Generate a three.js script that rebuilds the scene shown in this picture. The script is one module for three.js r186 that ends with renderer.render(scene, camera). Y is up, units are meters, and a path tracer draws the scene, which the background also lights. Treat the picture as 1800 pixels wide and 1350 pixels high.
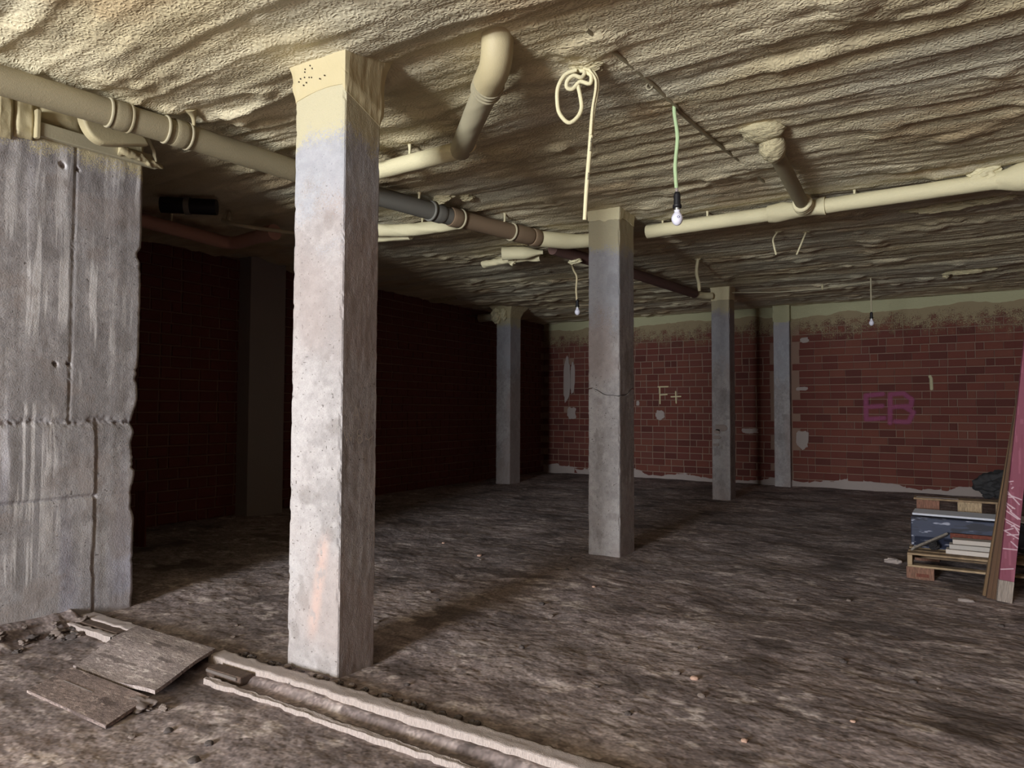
import * as THREE from 'three';
import { RoundedBoxGeometry } from 'three/addons/geometries/RoundedBoxGeometry.js';
import { RectAreaLightUniformsLib } from 'three/addons/lights/RectAreaLightUniformsLib.js';
import { mergeGeometries, mergeVertices } from 'three/addons/utils/BufferGeometryUtils.js';

// ------------------------------------------------------------------ camera, sky, light, exposure
// building axes: -z runs into the cellar along the column row, x along the brick back wall
const scene = new THREE.Scene();
const camera = new THREE.PerspectiveCamera(2 * Math.atan(675 / 1245) * 180 / Math.PI, 1800 / 1350, 0.05, 100);
camera.position.set(0, 1.5, 0);
camera.rotation.set(2.16 * Math.PI / 180, 32.4 * Math.PI / 180, 0.25 * Math.PI / 180, 'YXZ');

const renderer = new THREE.WebGLRenderer({ antialias: true });
renderer.toneMapping = THREE.LinearToneMapping;
renderer.toneMappingExposure = 1.06;
renderer.shadowMap.enabled = true;

scene.background = new THREE.Color(0.80, 0.88, 1.0);      // overcast sky outside the loading door
scene.backgroundIntensity = 3.0;

RectAreaLightUniformsLib.init();
const DOOR = { x0: -3.95, x1: -1.6, y0: 0.35, y1: 3.0, z: 8.0 };   // open loading hatch behind the photographer
const daylight = new THREE.RectAreaLight(new THREE.Color(0.94, 0.975, 1.0), 104, DOOR.x1 - DOOR.x0, DOOR.y1 - DOOR.y0 - 0.2);
daylight.position.set((DOOR.x0 + DOOR.x1) / 2, (DOOR.y0 + DOOR.y1) / 2 + 0.1, DOOR.z + 0.05);
daylight.lookAt((DOOR.x0 + DOOR.x1) / 2, (DOOR.y0 + DOOR.y1) / 2 + 0.1, 0);
scene.add(daylight);

// ------------------------------------------------------------------ noise
let seedState = 12345;
function rnd() { seedState = (seedState * 1664525 + 1013904223) >>> 0; return seedState / 4294967296; }
function rr(a, b) { return a + (b - a) * rnd(); }
function hash2(x, y, s) {
  let h = (Math.imul(x, 374761393) + Math.imul(y, 668265263) + Math.imul(s, 2147483647 ^ 0x5bd1e995)) | 0;
  h = Math.imul(h ^ (h >>> 13), 1274126177); h ^= h >>> 16;
  return (h >>> 0) / 4294967296;
}
function vn(x, y, s = 0, px = 0, py = 0) {            // value noise 0..1, periodic when px, py are given
  const xi = Math.floor(x), yi = Math.floor(y); let fx = x - xi, fy = y - yi;
  fx = fx * fx * fx * (fx * (fx * 6 - 15) + 10); fy = fy * fy * fy * (fy * (fy * 6 - 15) + 10);
  let x0 = xi, x1 = xi + 1, y0 = yi, y1 = yi + 1;
  if (px) { x0 = ((x0 % px) + px) % px; x1 = ((x1 % px) + px) % px; }
  if (py) { y0 = ((y0 % py) + py) % py; y1 = ((y1 % py) + py) % py; }
  const a = hash2(x0, y0, s), b = hash2(x1, y0, s), c = hash2(x0, y1, s), d = hash2(x1, y1, s);
  return a + (b - a) * fx + (c - a) * fy + (a - b - c + d) * fx * fy;
}
function fbm(x, y, oct, s = 0, px = 0, py = 0) {
  let v = 0, a = 0.5, t = 0;
  for (let i = 0; i < oct; i++) { v += a * vn(x, y, s + i * 17, px, py); t += a; a *= 0.5; x *= 2; y *= 2; px *= 2; py *= 2; }
  return v / t;
}
const clamp = (v, a = 0, b = 1) => Math.min(b, Math.max(a, v));
const ss = (a, b, v) => { const t = clamp((v - a) / (b - a)); return t * t * (3 - 2 * t); };
const lerp = (a, b, t) => a + (b - a) * t;
const mix3 = (a, b, t) => [lerp(a[0], b[0], t), lerp(a[1], b[1], t), lerp(a[2], b[2], t)];

// ------------------------------------------------------------------ textures
function texture(w, h, fn, color) {
  const data = new Uint8Array(w * h * 4);
  for (let j = 0; j < h; j++) for (let i = 0; i < w; i++) {
    const c = fn(i / w, j / h, i, j), k = (j * w + i) * 4;
    if (typeof c === 'number') { data[k] = data[k + 1] = data[k + 2] = clamp(c) * 255; data[k + 3] = 255; }
    else { data[k] = clamp(c[0], 0, 255); data[k + 1] = clamp(c[1], 0, 255); data[k + 2] = clamp(c[2], 0, 255); data[k + 3] = c.length > 3 ? clamp(c[3], 0, 255) : 255; }
  }
  const t = new THREE.DataTexture(data, w, h, THREE.RGBAFormat);
  t.wrapS = t.wrapT = THREE.RepeatWrapping; t.magFilter = THREE.LinearFilter; t.minFilter = THREE.LinearMipmapLinearFilter; t.generateMipmaps = true;
  if (color) t.colorSpace = THREE.SRGBColorSpace;
  t.needsUpdate = true; return t;
}
function rep(t, sx, sy) { const c = t.clone(); c.repeat.set(sx, sy); c.needsUpdate = true; return c; }

const popcornTex = texture(1024, 1024, (u, v) => {             // 1.2 m of sprayed foam beads
  const wx = fbm(u * 24, v * 24, 2, 3, 24, 24) * 1.1, wy = fbm(u * 24, v * 24, 2, 9, 24, 24) * 1.1;
  const a = vn(u * 60 + wx, v * 80 + wy, 21, 60, 80), b = vn(u * 120 + wx * 2, v * 150 + wy * 2, 22, 120, 150), c = fbm(u * 14, v * 14, 3, 23, 14, 14);
  const bead = 1 - Math.abs(a * 2 - 1);
  return clamp(0.5 * bead + 0.22 * b + 0.3 * c);
});
const grainTex = texture(512, 512, (u, v) => 0.5 * fbm(u * 24, v * 24, 4, 31, 24, 24) + 0.5 * vn(u * 128, v * 128, 32, 128, 128));
const dirtTex = texture(1024, 1024, (u, v) => {                // 3.2 m of trodden earth, pale crumbs and dark damp spots
  const n = fbm(u * 6, v * 6, 5, 41, 6, 6), f = fbm(u * 40, v * 56, 3, 42, 40, 56), m = fbm(u * 18, v * 26, 3, 43, 18, 26);
  let c = mix3([118, 106, 104], [158, 145, 141], ss(0.3, 0.72, n * 0.55 + f * 0.45));
  c = mix3(c, [198, 187, 181], 0.75 * ss(0.6, 0.74, m) * ss(0.35, 0.65, f));
  c = mix3(c, [196, 184, 179], 0.4 * ss(0.7, 0.8, fbm(u * 70, v * 110, 2, 48, 70, 110))); c = mix3(c, [72, 62, 60], 0.4 * ss(0.7, 0.8, fbm(u * 60, v * 95, 2, 49, 60, 95)));
  c = mix3(c, [82, 71, 68], 0.7 * ss(0.62, 0.76, fbm(u * 9, v * 12, 4, 44, 9, 12)));
  const g = vn(u * 260, v * 260, 45, 260, 260); const k = 0.86 + 0.28 * g;
  return [c[0] * k, c[1] * k, c[2] * k];
}, true);
const dirtBump = texture(1024, 1024, (u, v) => 0.6 * fbm(u * 12, v * 14, 5, 46, 12, 14) + 0.4 * fbm(u * 60, v * 70, 3, 47, 60, 70));
const woodTex = texture(256, 512, (u, v) => {
  const g = fbm(u * 30 + 2 * fbm(u * 3, v * 2, 2, 51, 3, 2), v * 3, 4, 52, 0, 3); const k = 150 + 105 * g; return [k, k * 0.97, k * 0.93];
}, true);

// ------------------------------------------------------------------ materials
function std(col, o = {}) { return new THREE.MeshStandardMaterial({ color: col, roughness: 0.9, metalness: 0, ...o }); }
const M = {};
M.foamCeil = std(0xffffff, { vertexColors: true, bumpMap: popcornTex, bumpScale: 0.009, roughness: 0.95 });
M.foam = std(0xb5aa88, { bumpMap: rep(popcornTex, 1, 1), bumpScale: 0.01 });
M.foamPale = std(0xd6cda8, { bumpMap: rep(grainTex, 4, 4), bumpScale: 0.002, roughness: 0.75 });
M.foamSmooth = std(0xb5a884, { bumpMap: rep(grainTex, 3, 3), bumpScale: 0.001, roughness: 0.6 });
M.foamWall = std(0xa7a483, { bumpMap: rep(grainTex, 3, 3), bumpScale: 0.006 });
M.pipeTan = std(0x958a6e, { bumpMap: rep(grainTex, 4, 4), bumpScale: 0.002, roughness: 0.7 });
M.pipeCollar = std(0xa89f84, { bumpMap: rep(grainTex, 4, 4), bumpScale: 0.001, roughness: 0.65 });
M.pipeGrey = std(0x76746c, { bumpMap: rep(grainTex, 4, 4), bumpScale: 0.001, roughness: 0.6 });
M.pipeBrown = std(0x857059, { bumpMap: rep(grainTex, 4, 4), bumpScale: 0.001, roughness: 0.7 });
M.pipeDark = std(0x6a4f48, { bumpMap: rep(grainTex, 4, 4), bumpScale: 0.001, roughness: 0.7 });
M.pipeRust = std(0xb58f80, { bumpMap: rep(grainTex, 4, 4), bumpScale: 0.001 }); M.cordGreen = std(0xa9bf92); M.cordTan = std(0xcfc09a); M.black = std(0x17161a, { roughness: 0.5 });
M.bulb = new THREE.MeshPhysicalMaterial({ color: 0xe6e4f2, roughness: 0.18, clearcoat: 0.6 });
M.metal = std(0xb9b9b4, { metalness: 0.8, roughness: 0.4 });
M.ink = std(0x3a3128); M.inkBlue = std(0x25356a);
M.dirt = std(0xffffff, { map: dirtTex, bumpMap: dirtBump, bumpScale: 0.02, vertexColors: true, roughness: 1 });
M.mortar = std(0x876c5e, { bumpMap: rep(grainTex, 8, 8), bumpScale: 0.004 });
M.plaster = std(0xa89b96, { bumpMap: rep(grainTex, 6, 6), bumpScale: 0.006 });
M.plainConcrete = std(0x8a8682, { bumpMap: rep(grainTex, 2, 2), bumpScale: 0.004 });
M.plainBrick = std(0x62332b, { bumpMap: rep(grainTex, 2, 2), bumpScale: 0.004 });
const wood = (c) => std(c, { map: woodTex, bumpMap: rep(grainTex, 2, 2), bumpScale: 0.001 });

// ------------------------------------------------------------------ builders
const taken = {};
function numbered(n) { if (!(n in taken)) { taken[n] = 0; return n; } taken[n]++; return n + '_' + String(taken[n]).padStart(3, '0'); }
function shade(o) { o.traverse((m) => { if (m.isMesh) { m.castShadow = true; m.receiveShadow = true; } }); return o; }
function thing(name, label, category, pos = [0, 0, 0], group) {
  const o = new THREE.Group(); o.name = numbered(name); o.position.set(...pos); o.userData = { label, category };
  if (group) o.userData.group = group; scene.add(o); return o;
}
function part(name, geo, mat, parent, label) {
  if (Array.isArray(geo)) geo = mergeGeometries(geo.map((g) => { const q = g.index ? g.toNonIndexed() : g; for (const k of Object.keys(q.attributes)) if (!['position', 'normal', 'uv'].includes(k)) q.deleteAttribute(k); return q; }));
  const m = new THREE.Mesh(geo, mat); m.name = name; m.castShadow = m.receiveShadow = true; if (label) m.userData.label = label; parent.add(m); return m;
}
function structure(name, geo, mat, label, category) {
  const m = part(name, geo, mat, scene); m.userData = { kind: 'structure', label, category }; return m;
}
function grid(us, vs, fn, colFn) {                        // surface over two coordinate lists
  const nu = us.length, nv = vs.length, P = new Float32Array(nu * nv * 3), UV = new Float32Array(nu * nv * 2), C = colFn ? new Float32Array(nu * nv * 3) : null, I = [];
  for (let j = 0; j < nv; j++) for (let i = 0; i < nu; i++) {
    const k = j * nu + i, p = fn(us[i], vs[j]); P.set([p[0], p[1], p[2]], k * 3); UV.set([p[3] ?? us[i], p[4] ?? vs[j]], k * 2);
    if (C) C.set(colFn(us[i], vs[j], p), k * 3);
    if (i < nu - 1 && j < nv - 1) { const a = k, b = k + 1, c = k + nu, d = k + nu + 1; I.push(a, b, c, b, d, c); }
  }
  const g = new THREE.BufferGeometry(); g.setAttribute('position', new THREE.BufferAttribute(P, 3)); g.setAttribute('uv', new THREE.BufferAttribute(UV, 2));
  if (C) g.setAttribute('color', new THREE.BufferAttribute(C, 3));
  g.setIndex(I); g.computeVertexNormals(); return g;
}
function steps(a, b, d) { const n = Math.max(1, Math.round((b - a) / d)), o = []; for (let i = 0; i <= n; i++) o.push(a + (b - a) * i / n); return o; }
function box(x0, x1, y0, y1, z0, z1) { const g = new THREE.BoxGeometry(x1 - x0, y1 - y0, z1 - z0); g.translate((x0 + x1) / 2, (y0 + y1) / 2, (z0 + z1) / 2); metreUV(g); return g; }
function rbox(w, h, d, r = 0.004) { const g = new RoundedBoxGeometry(w, h, d, 1, Math.min(r, w / 3, h / 3, d / 3)); return g; }
function metreUV(g) {                                      // box-projected uv in metres
  const p = g.attributes.position, n = g.attributes.normal, u = g.attributes.uv;
  for (let i = 0; i < p.count; i++) {
    const ax = Math.abs(n.getX(i)), ay = Math.abs(n.getY(i)), az = Math.abs(n.getZ(i));
    if (ay >= ax && ay >= az) u.setXY(i, p.getX(i), p.getZ(i)); else if (ax >= az) u.setXY(i, p.getZ(i), p.getY(i)); else u.setXY(i, p.getX(i), p.getY(i));
  } return g;
}
function V(a) { return new THREE.Vector3(...a); }
function polyCurve(pts, bend = 0.08) {                      // straight runs with rounded elbows
  const v = pts.map(V); if (v.length === 2) return new THREE.LineCurve3(v[0], v[1]);
  const c = new THREE.CurvePath(); let last = v[0];
  for (let i = 1; i < v.length - 1; i++) {
    const a = v[i - 1].clone().sub(v[i]), b = v[i + 1].clone().sub(v[i]); const d = Math.min(bend, a.length() * 0.45, b.length() * 0.45);
    const p = v[i].clone().addScaledVector(a.normalize(), d), q = v[i].clone().addScaledVector(b.normalize(), d);
    c.add(new THREE.LineCurve3(last, p)); c.add(new THREE.QuadraticBezierCurve3(p, v[i], q)); last = q;
  }
  c.add(new THREE.LineCurve3(last, v[v.length - 1])); return c;
}
function smoothCurve(pts) { return new THREE.CatmullRomCurve3(pts.map(V), false, 'centripetal'); }
function sweep(curve, radius, o = {}) {                     // closed tube along a curve; radius may be a function of t; lump adds foam unevenness
  const len = curve.getLength(), n = o.seg || Math.max(2, Math.ceil(len / (o.step || 0.05))), m = o.radial || 14, seed = o.seed || 7, flat = o.flat || 1;
  const pts = [], R = typeof radius === 'function' ? radius : () => radius;
  for (let i = 0; i <= n; i++) pts.push(curve.getPointAt ? curve.getPointAt(i / n) : curve.getPoint(i / n));
  const tan = pts.map((p, i) => pts[Math.min(n, i + 1)].clone().sub(pts[Math.max(0, i - 1)]).normalize());
  let nor = Math.abs(tan[0].y) < 0.8 ? new THREE.Vector3(0, 1, 0) : new THREE.Vector3(1, 0, 0);
  const P = [], UV = [], I = [];
  for (let i = 0; i <= n; i++) {
    nor = nor.clone().addScaledVector(tan[i], -nor.dot(tan[i])).normalize(); const bi = tan[i].clone().cross(nor);
    for (let k = 0; k <= m; k++) {
      const a = (k % m) / m * Math.PI * 2; let r = R(i / n);
      if (o.lump) r += o.lump * 2 * (fbm(Math.cos(a) * 1.3 + 5, i / n * len * (o.freq || 6) + Math.sin(a) * 1.3, 3, seed) - 0.5);
      const p = pts[i].clone().addScaledVector(nor, Math.sin(a) * r).addScaledVector(bi, Math.cos(a) * r * flat);
      P.push(p.x, p.y, p.z); UV.push(k / m * 2 * Math.PI * R(0.5), i / n * len);
    }
  }
  const w = m + 1; for (let i = 0; i < n; i++) for (let k = 0; k < m; k++) { const a = i * w + k, b = a + 1, c = a + w, d = c + 1; I.push(a, c, b, b, c, d); }
  for (const e of [0, n]) {
    const c = P.length / 3; P.push(pts[e].x, pts[e].y, pts[e].z); UV.push(0, 0);
    const s = P.length / 3; for (let k = 0; k <= m; k++) { const j = (e * w + k) * 3; P.push(P[j], P[j + 1], P[j + 2]); UV.push(0.02 * Math.cos(k), 0.02 * Math.sin(k)); }
    for (let k = 0; k < m; k++) e ? I.push(c, s + k + 1, s + k) : I.push(c, s + k, s + k + 1);
  }
  const g = new THREE.BufferGeometry(); g.setAttribute('position', new THREE.Float32BufferAttribute(P, 3)); g.setAttribute('uv', new THREE.Float32BufferAttribute(UV, 2)); g.setIndex(I); g.computeVertexNormals();
  for (let i = 0; i <= n; i++) {                             // weld seam normals
    const a = g.attributes.normal, x = a.getX(i * w) + a.getX(i * w + m), y = a.getY(i * w) + a.getY(i * w + m), z = a.getZ(i * w) + a.getZ(i * w + m), l = Math.hypot(x, y, z) || 1;
    a.setXYZ(i * w, x / l, y / l, z / l); a.setXYZ(i * w + m, x / l, y / l, z / l);
  }
  return g;
}
function lump(pos, size, amp, freq, seed, detail = 4) {      // uneven foam lump
  let g = new THREE.IcosahedronGeometry(1, detail * 4); g.deleteAttribute('normal'); g.deleteAttribute('uv'); g = mergeVertices(g, 1e-4);
  const p = g.attributes.position, uv = [];
  for (let i = 0; i < p.count; i++) {
    const x = p.getX(i), y = p.getY(i), z = p.getZ(i), n = 0.5 * fbm(x * freq + 9, y * freq + 3 + z * freq * 0.7, 3, seed) + 0.5 * fbm(z * freq + 2, y * freq - x * freq * 0.6, 3, seed + 5), k = 1 + amp * 2 * (n - 0.5);
    p.setXYZ(i, pos[0] + x * k * size[0], pos[1] + y * k * size[1], pos[2] + z * k * size[2]); uv.push(x * size[0] + z * size[2], y * size[1] + z * size[2]);
  }
  g.setAttribute('uv', new THREE.Float32BufferAttribute(uv, 2)); g.computeVertexNormals(); return g;
}
function bar(a, b, w, h, r = 0.004, roll = 0) {              // timber from a to b
  const A = V(a), B = V(b), L = A.distanceTo(B), g = new RoundedBoxGeometry(w, h, L, 1, r); g.rotateZ(roll);
  const q = new THREE.Quaternion().setFromUnitVectors(new THREE.Vector3(0, 0, 1), B.clone().sub(A).normalize()); g.applyQuaternion(q); const c = A.add(B).multiplyScalar(0.5); g.translate(c.x, c.y, c.z); return g;
}

// ------------------------------------------------------------------ the setting
const BACK = -15.25, SIDE = -8.75, RIGHT = 4.0, FRONT = 8.0, H = 3.65, CW = -5.4, CWEND = -3.1;

function ceilY(x, z) {
  const bz = z + 0.25 * (fbm(x * 0.6, z * 0.5, 3, 61) - 0.5);            // ribs wander slowly
  let y = H;
  y -= 0.07 * (fbm(x * 0.22, bz * 0.8, 3, 62) - 0.5);
  const n1 = fbm(x * 0.22, bz * 3.2, 4, 63); y -= 0.026 * (1 - Math.abs(n1 * 2 - 1) * 2.0 - 0.5);
  const n2 = fbm(x * 0.5, bz * 8.0, 3, 64); y -= 0.011 * (n2 - 0.5) * 2;
  y -= 0.009 * (fbm(x * 7, z * 12, 3, 65) - 0.5) * 2;
  const n3 = fbm(x * 2.2, z * 3.0, 3, 66); y -= 0.03 * ss(0.62, 0.8, n3);
  y -= 0.055 * ss(-3.24, -3.12, z + 0.06 * (fbm(x * 3, 0.3, 3, 67) - 0.5)) * ss(-5.2, -4.2, x) * (1 - ss(-1.6, -0.4, x)) * (1 - ss(-2.6, -1.6, z));   // thick ledge of foam along the first column
  return y;
}
{ // ceiling: concrete slab under sprayed foam
  const xs = [...steps(SIDE - 0.1, 1.5, 0.045), ...steps(1.5, RIGHT + 0.1, 0.15).slice(1)];
  const zs = [...steps(BACK - 0.1, -0.9, 0.019), ...steps(-0.9, FRONT + 0.1, 0.12).slice(1)];
  const g = grid(xs, zs, (x, z) => [x, ceilY(x, z), z, x / 1.2, z / 1.2], (x, z) => {
    const a = fbm(x * 0.8, z * 2.5, 4, 71), b = fbm(x * 0.5 + 4, z * 1.4, 4, 72), s = fbm(x * 2.5, z * 9, 3, 73);
    let c = mix3([0.50, 0.425, 0.265], [0.66, 0.585, 0.40], ss(0.3, 0.7, a));
    c = mix3(c, [0.46, 0.43, 0.33], 0.6 * ss(0.45, 0.65, b)); c = mix3(c, [0.40, 0.28, 0.15], 0.55 * ss(0.6, 0.75, fbm(x * 1.1 + 7, z * 2.1, 4, 74)));
    const k = 0.85 + 0.3 * s; return [c[0] * k, c[1] * k, c[2] * k];
  });
  const c = structure('ceiling', g, M.foamCeil, 'tan sprayed foam ceiling with rippled ridges over the whole cellar', 'ceiling');
  part('slab', box(SIDE - 0.3, RIGHT + 0.3, H + 0.12, H + 0.4, BACK - 0.3, FRONT + 0.3), M.plainConcrete, c);
  // hanging ridges and drips of cured foam
  let k = 0;
  for (const [x, z, w, h, d] of [[-0.18, -8.42, 0.27, 0.05, 0.05], [0.3, -8.36, 0.2, 0.045, 0.06], [0.1, -12.55, 0.3, 0.05, 0.05], [-0.17, -12.72, 0.05, 0.07, 0.05], [-5.3, -8.15, 0.18, 0.04, 0.05], [-6.05, -5.95, 0.25, 0.05, 0.06], [-4.35, -5.55, 0.12, 0.06, 0.05], [-4.2, -5.75, 0.09, 0.05, 0.06], [-4.75, -8.5, 0.16, 0.05, 0.05], [-8.3, -10.6, 0.3, 0.05, 0.06]])
    part('foam_drip', lump([x, ceilY(x, z) - 0.01, z], [w, h, d], 0.8, 2.2, 80 + k++), M.foam, c);
}

function floorY(x, z) {
  let y = 0.022 * (fbm(x * 1.3, z * 1.6, 3, 91) - 0.5) * 2 + 0.006 * (fbm(x * 7, z * 9, 3, 92) - 0.5) * 2;
  y -= 0.03 * ss(-2.56, -2.48, z) * (1 - ss(-0.4, 0.4, x));                         // lower ground in front of the kerb strip
  if (x < 0.5) y -= 0.028 * ss(-2.64, -2.60, z) * (1 - ss(-2.56, -2.5, z));         // shallow slot between the two strips
  y += 0.11 * (1 - ss(-5.4, -5.12, x + 0.12 * (fbm(z * 5, 1, 3, 93) - 0.5))) * ss(-2.75, -2.6, z);   // rubble banked against the concrete wall
  return y - 0.004;
}
{ // floor
  const xs = [...steps(SIDE - 0.1, 1.6, 0.045), ...steps(1.6, RIGHT + 0.1, 0.15).slice(1)];
  const zs = [...steps(BACK - 0.1, -4, 0.035), ...steps(-4, -0.9, 0.016).slice(1), ...steps(-0.9, FRONT + 0.6, 0.12).slice(1)];
  const g = grid(xs, zs.slice().reverse(), (x, z) => [x, floorY(x, z), z, x / 3.2, z / 3.2], (x, z) => {
    const a = fbm(x * 0.7 + 3, z * 0.9, 4, 95), b = fbm(x * 1.7, z * 2.3, 4, 96); let c = mix3([0.86, 0.85, 0.87], [1.12, 1.09, 1.10], ss(0.32, 0.66, a));
    c = mix3(c, [0.70, 0.65, 0.65], 0.45 * ss(0.55, 0.7, b)); return c;
  });
  const f = structure('floor', g, M.dirt, 'uneven trodden earth and concrete floor with pale crumbs and damp patches', 'floor');
  part('sub_base', box(SIDE - 0.3, RIGHT + 0.3, -0.45, -0.2, BACK - 0.3, FRONT + 6), M.plainConcrete, f);
  for (let i = 0; i < 46; i++) {                               // loose clods lying in the dirt
    const x = rr(-5.1, 0.4), z = rr(-6.5, -1.7), s = rr(0.008, 0.024);
    part('clod', lump([x, floorY(x, z) + s * 0.2, z], [s, s * 0.6, s], 0.5, 1.5, 300 + i, 1), i % 9 ? (i % 2 ? M.clodA ||= std(0x6e625c) : M.clodB ||= std(0x4a4240)) : (M.clodC ||= std(0xa98a7a)), f);
  }
  for (let i = 0; i < 26; i++) {                               // crumbled concrete along the wall foot
    const z = rr(-2.85, -1.9), x = rr(-5.3, -5.02), s = rr(0.015, 0.045);
    part('rubble', lump([x, floorY(x, z) + s * 0.2, z], [s, s * 0.65, s], 1.0, 2.2, 360 + i, 1), i % 3 ? M.clodA : M.clodB, f);
  }
}

// ---- brick walls
const brickMats = ['#62332b', '#67372d', '#5c2f28', '#693a2f', '#61342d', '#552c26', '#653931', '#6a3d32'].map((c) => std(c, { bumpMap: rep(grainTex, 3, 3), bumpScale: 0.005, roughness: 0.95 }));
function brickGeo(w, h, d) {                                   // front face +z, bevelled, no back
  const b = 0.008, x = w / 2, y = h / 2, P = [[-x, -y, 0], [x, -y, 0], [x, y, 0], [-x, y, 0], [-x, -y, d - b], [x, -y, d - b], [x, y, d - b], [-x, y, d - b], [-x + b, -y + b, d], [x - b, -y + b, d], [x - b, y - b, d], [-x + b, y - b, d]];
  const I = [8, 9, 10, 8, 10, 11]; for (let i = 0; i < 4; i++) { const j = (i + 1) % 4; I.push(4 + i, 4 + j, 8 + j, 4 + i, 8 + j, 8 + i, i, j, 4 + j, i, 4 + j, 4 + i); }
  let g = new THREE.BufferGeometry(); g.setAttribute('position', new THREE.Float32BufferAttribute(P.flat(), 3)); g.setAttribute('uv', new THREE.Float32BufferAttribute(P.flatMap((p) => [p[0], p[1]]), 2)); g.setIndex(I); g = g.toNonIndexed(); g.computeVertexNormals(); return g;
}
const COURSE = 0.146, BL = 0.285;
const brickShapes = [0, 1, 2, 3].map((i) => brickGeo(BL - 0.016 - i * 0.004, COURSE - 0.017 - (i % 2) * 0.003, 0.03 + i * 0.002)), halfShapes = [0, 1].map((i) => brickGeo(BL / 2 - 0.016 - i * 0.003, COURSE - 0.018, 0.031 + i * 0.002));
const tightShapes = [0, 1, 2, 3].map((i) => brickGeo(BL - 0.005 - i * 0.001, COURSE - 0.015 - (i % 2) * 0.003, 0.03 + i * 0.0015));
function layBricks(x0, x1, skip) {                             // course by course; returns [x, y, half, tone]
  const out = [];
  for (let c = 0; c < 25; c++) {
    const y = (c + 0.5) * COURSE; if (y > H + 0.02) break;
    let x = x0 - (c % 2) * BL / 2 + 0.02 * (hash2(c, 3, 5) - 0.5);
    while (x < x1) {
      const half = hash2(c, Math.round(x * 50), 8) < 0.16, w = half ? BL / 2 : BL, cx = x + w / 2;
      if (cx - w / 2 > x0 - 0.01 && cx + w / 2 < x1 + 0.01 && !(skip && skip(cx, y))) {
        out.push([cx, y, half, 0, hash2(c, Math.round(cx * 37), 12)]);
      }
      x += w;
    }
  }
  return out;
}
function brickMesh(b) { const s = Math.floor(b[4] * 97) % 4; return [b[2] ? halfShapes[s % 2] : (b[0] > -2.9 ? tightShapes : brickShapes)[s], brickMats[Math.floor(b[4] * 991) % 8]]; }
{ // back wall
  const w = structure('wall_back', box(SIDE - 0.3, RIGHT + 0.3, -0.2, H + 0.3, BACK - 0.3, BACK), M.mortar, 'red brick back wall with pale mortar joints and sprayed letters', 'wall');
  const lay = layBricks(SIDE, RIGHT, (x, y) => x > -3.3 && x < -2.9 || (x > -8.16 && x < -7.9 && y > 1.5 && y < 2.75 && hash2(Math.round(y * 30), Math.round(x * 30), 4) < 0.6));
  const seen = lay.filter((b) => b[0] > -7.4 && b[0] < 1.0 && b[1] > 0.3 && b[1] < H - 0.35).sort((a, b) => b[0] - a[0]);
  const chosen = new Set(seen.filter((b) => !(b[0] > -0.2 && b[1] < 0.75)).slice(0, 300)), rest = {};
  for (const b of lay) {
    const [geo, mat] = brickMesh(b);
    if (chosen.has(b)) { const m = part('brick', geo, mat, w); m.position.set(b[0], b[1], BACK - 0.015 + (b[4] - 0.5) * 0.008); }
    else { (rest[mat.uuid] ||= { mat, list: [] }).list.push(geo.clone().translate(b[0], b[1], BACK - 0.015 + (b[4] - 0.5) * 0.008)); }
  }
  const geos = [], mats = [];
  for (const r of Object.values(rest)) { geos.push(mergeGeometries(r.list)); mats.push(r.mat); }
  const rm = part('brickwork', mergeGeometries(geos, true), mats, w); rm.userData.kind = 'stuff';
  // foam overspray skin along the top, ragged lower edge
  const edge = (x) => H - 0.24 - 0.09 * (fbm(x * 1.6, 2, 4, 101) - 0.5) * 2 - 0.03 * fbm(x * 14, 1, 2, 102);
  part('foam_skin', grid(steps(SIDE, RIGHT, 0.05), steps(0, 1, 0.08), (x, t) => { const y0 = edge(x), y = lerp(y0, H + 0.1, t); return [x, y, BACK + 0.012 + 0.022 * ss(0, 0.25, t) * (0.6 + 0.8 * fbm(x * 3, y * 5, 3, 103)), x, y]; }).toNonIndexed(), M.foamWall, w, 'pale green-tan foam overspray along the wall top');
  // spatter of foam specks below the skin, thinning out over the upper courses
  const spat = texture(1024, 384, (u, v) => { const n = 0.5 * fbm(u * 20, v * 7, 4, 107, 20, 0) + 0.5 * vn(u * 330, v * 110, 108, 330, 0); return ss(-0.1, 0.1, (0.22 + 0.75 * v * v) * ss(0, 0.35, v) - n) * 0.85; });
  spat.wrapT = THREE.ClampToEdgeWrapping;
  { const pw = RIGHT - SIDE, ph = 0.85, pg = new THREE.PlaneGeometry(pw, ph), u = pg.attributes.uv; for (let i = 0; i < u.count; i++) u.setX(i, u.getX(i) * pw / 2.6);
    const m = part('foam_spatter', pg, new THREE.MeshStandardMaterial({ color: 0x8f8064, roughness: 0.95, alphaMap: spat, transparent: true, polygonOffset: true, polygonOffsetFactor: -1 }), w, 'specks of tan foam over the upper brick courses'); m.position.set((SIDE + RIGHT) / 2, H - 0.12 - ph / 2, BACK + 0.0275); }
  const top = (x) => 0.12 + 0.11 * (fbm(x * 2.2, 5, 4, 104) - 0.5) * 2 + 0.03 * fbm(x * 12, 3, 2, 105);
  part('plaster_skirt', grid(steps(SIDE, RIGHT, 0.05), steps(0, 1, 0.1), (x, t) => { const y = lerp(-0.05, top(x), t); return [x, y, BACK + 0.012 + 0.016 * (1 - ss(0.8, 1, t)) * (0.5 + fbm(x * 6, y * 8, 3, 106)), x, y]; }), M.plaster, w, 'greyish plaster residue along the wall foot');
}
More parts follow.
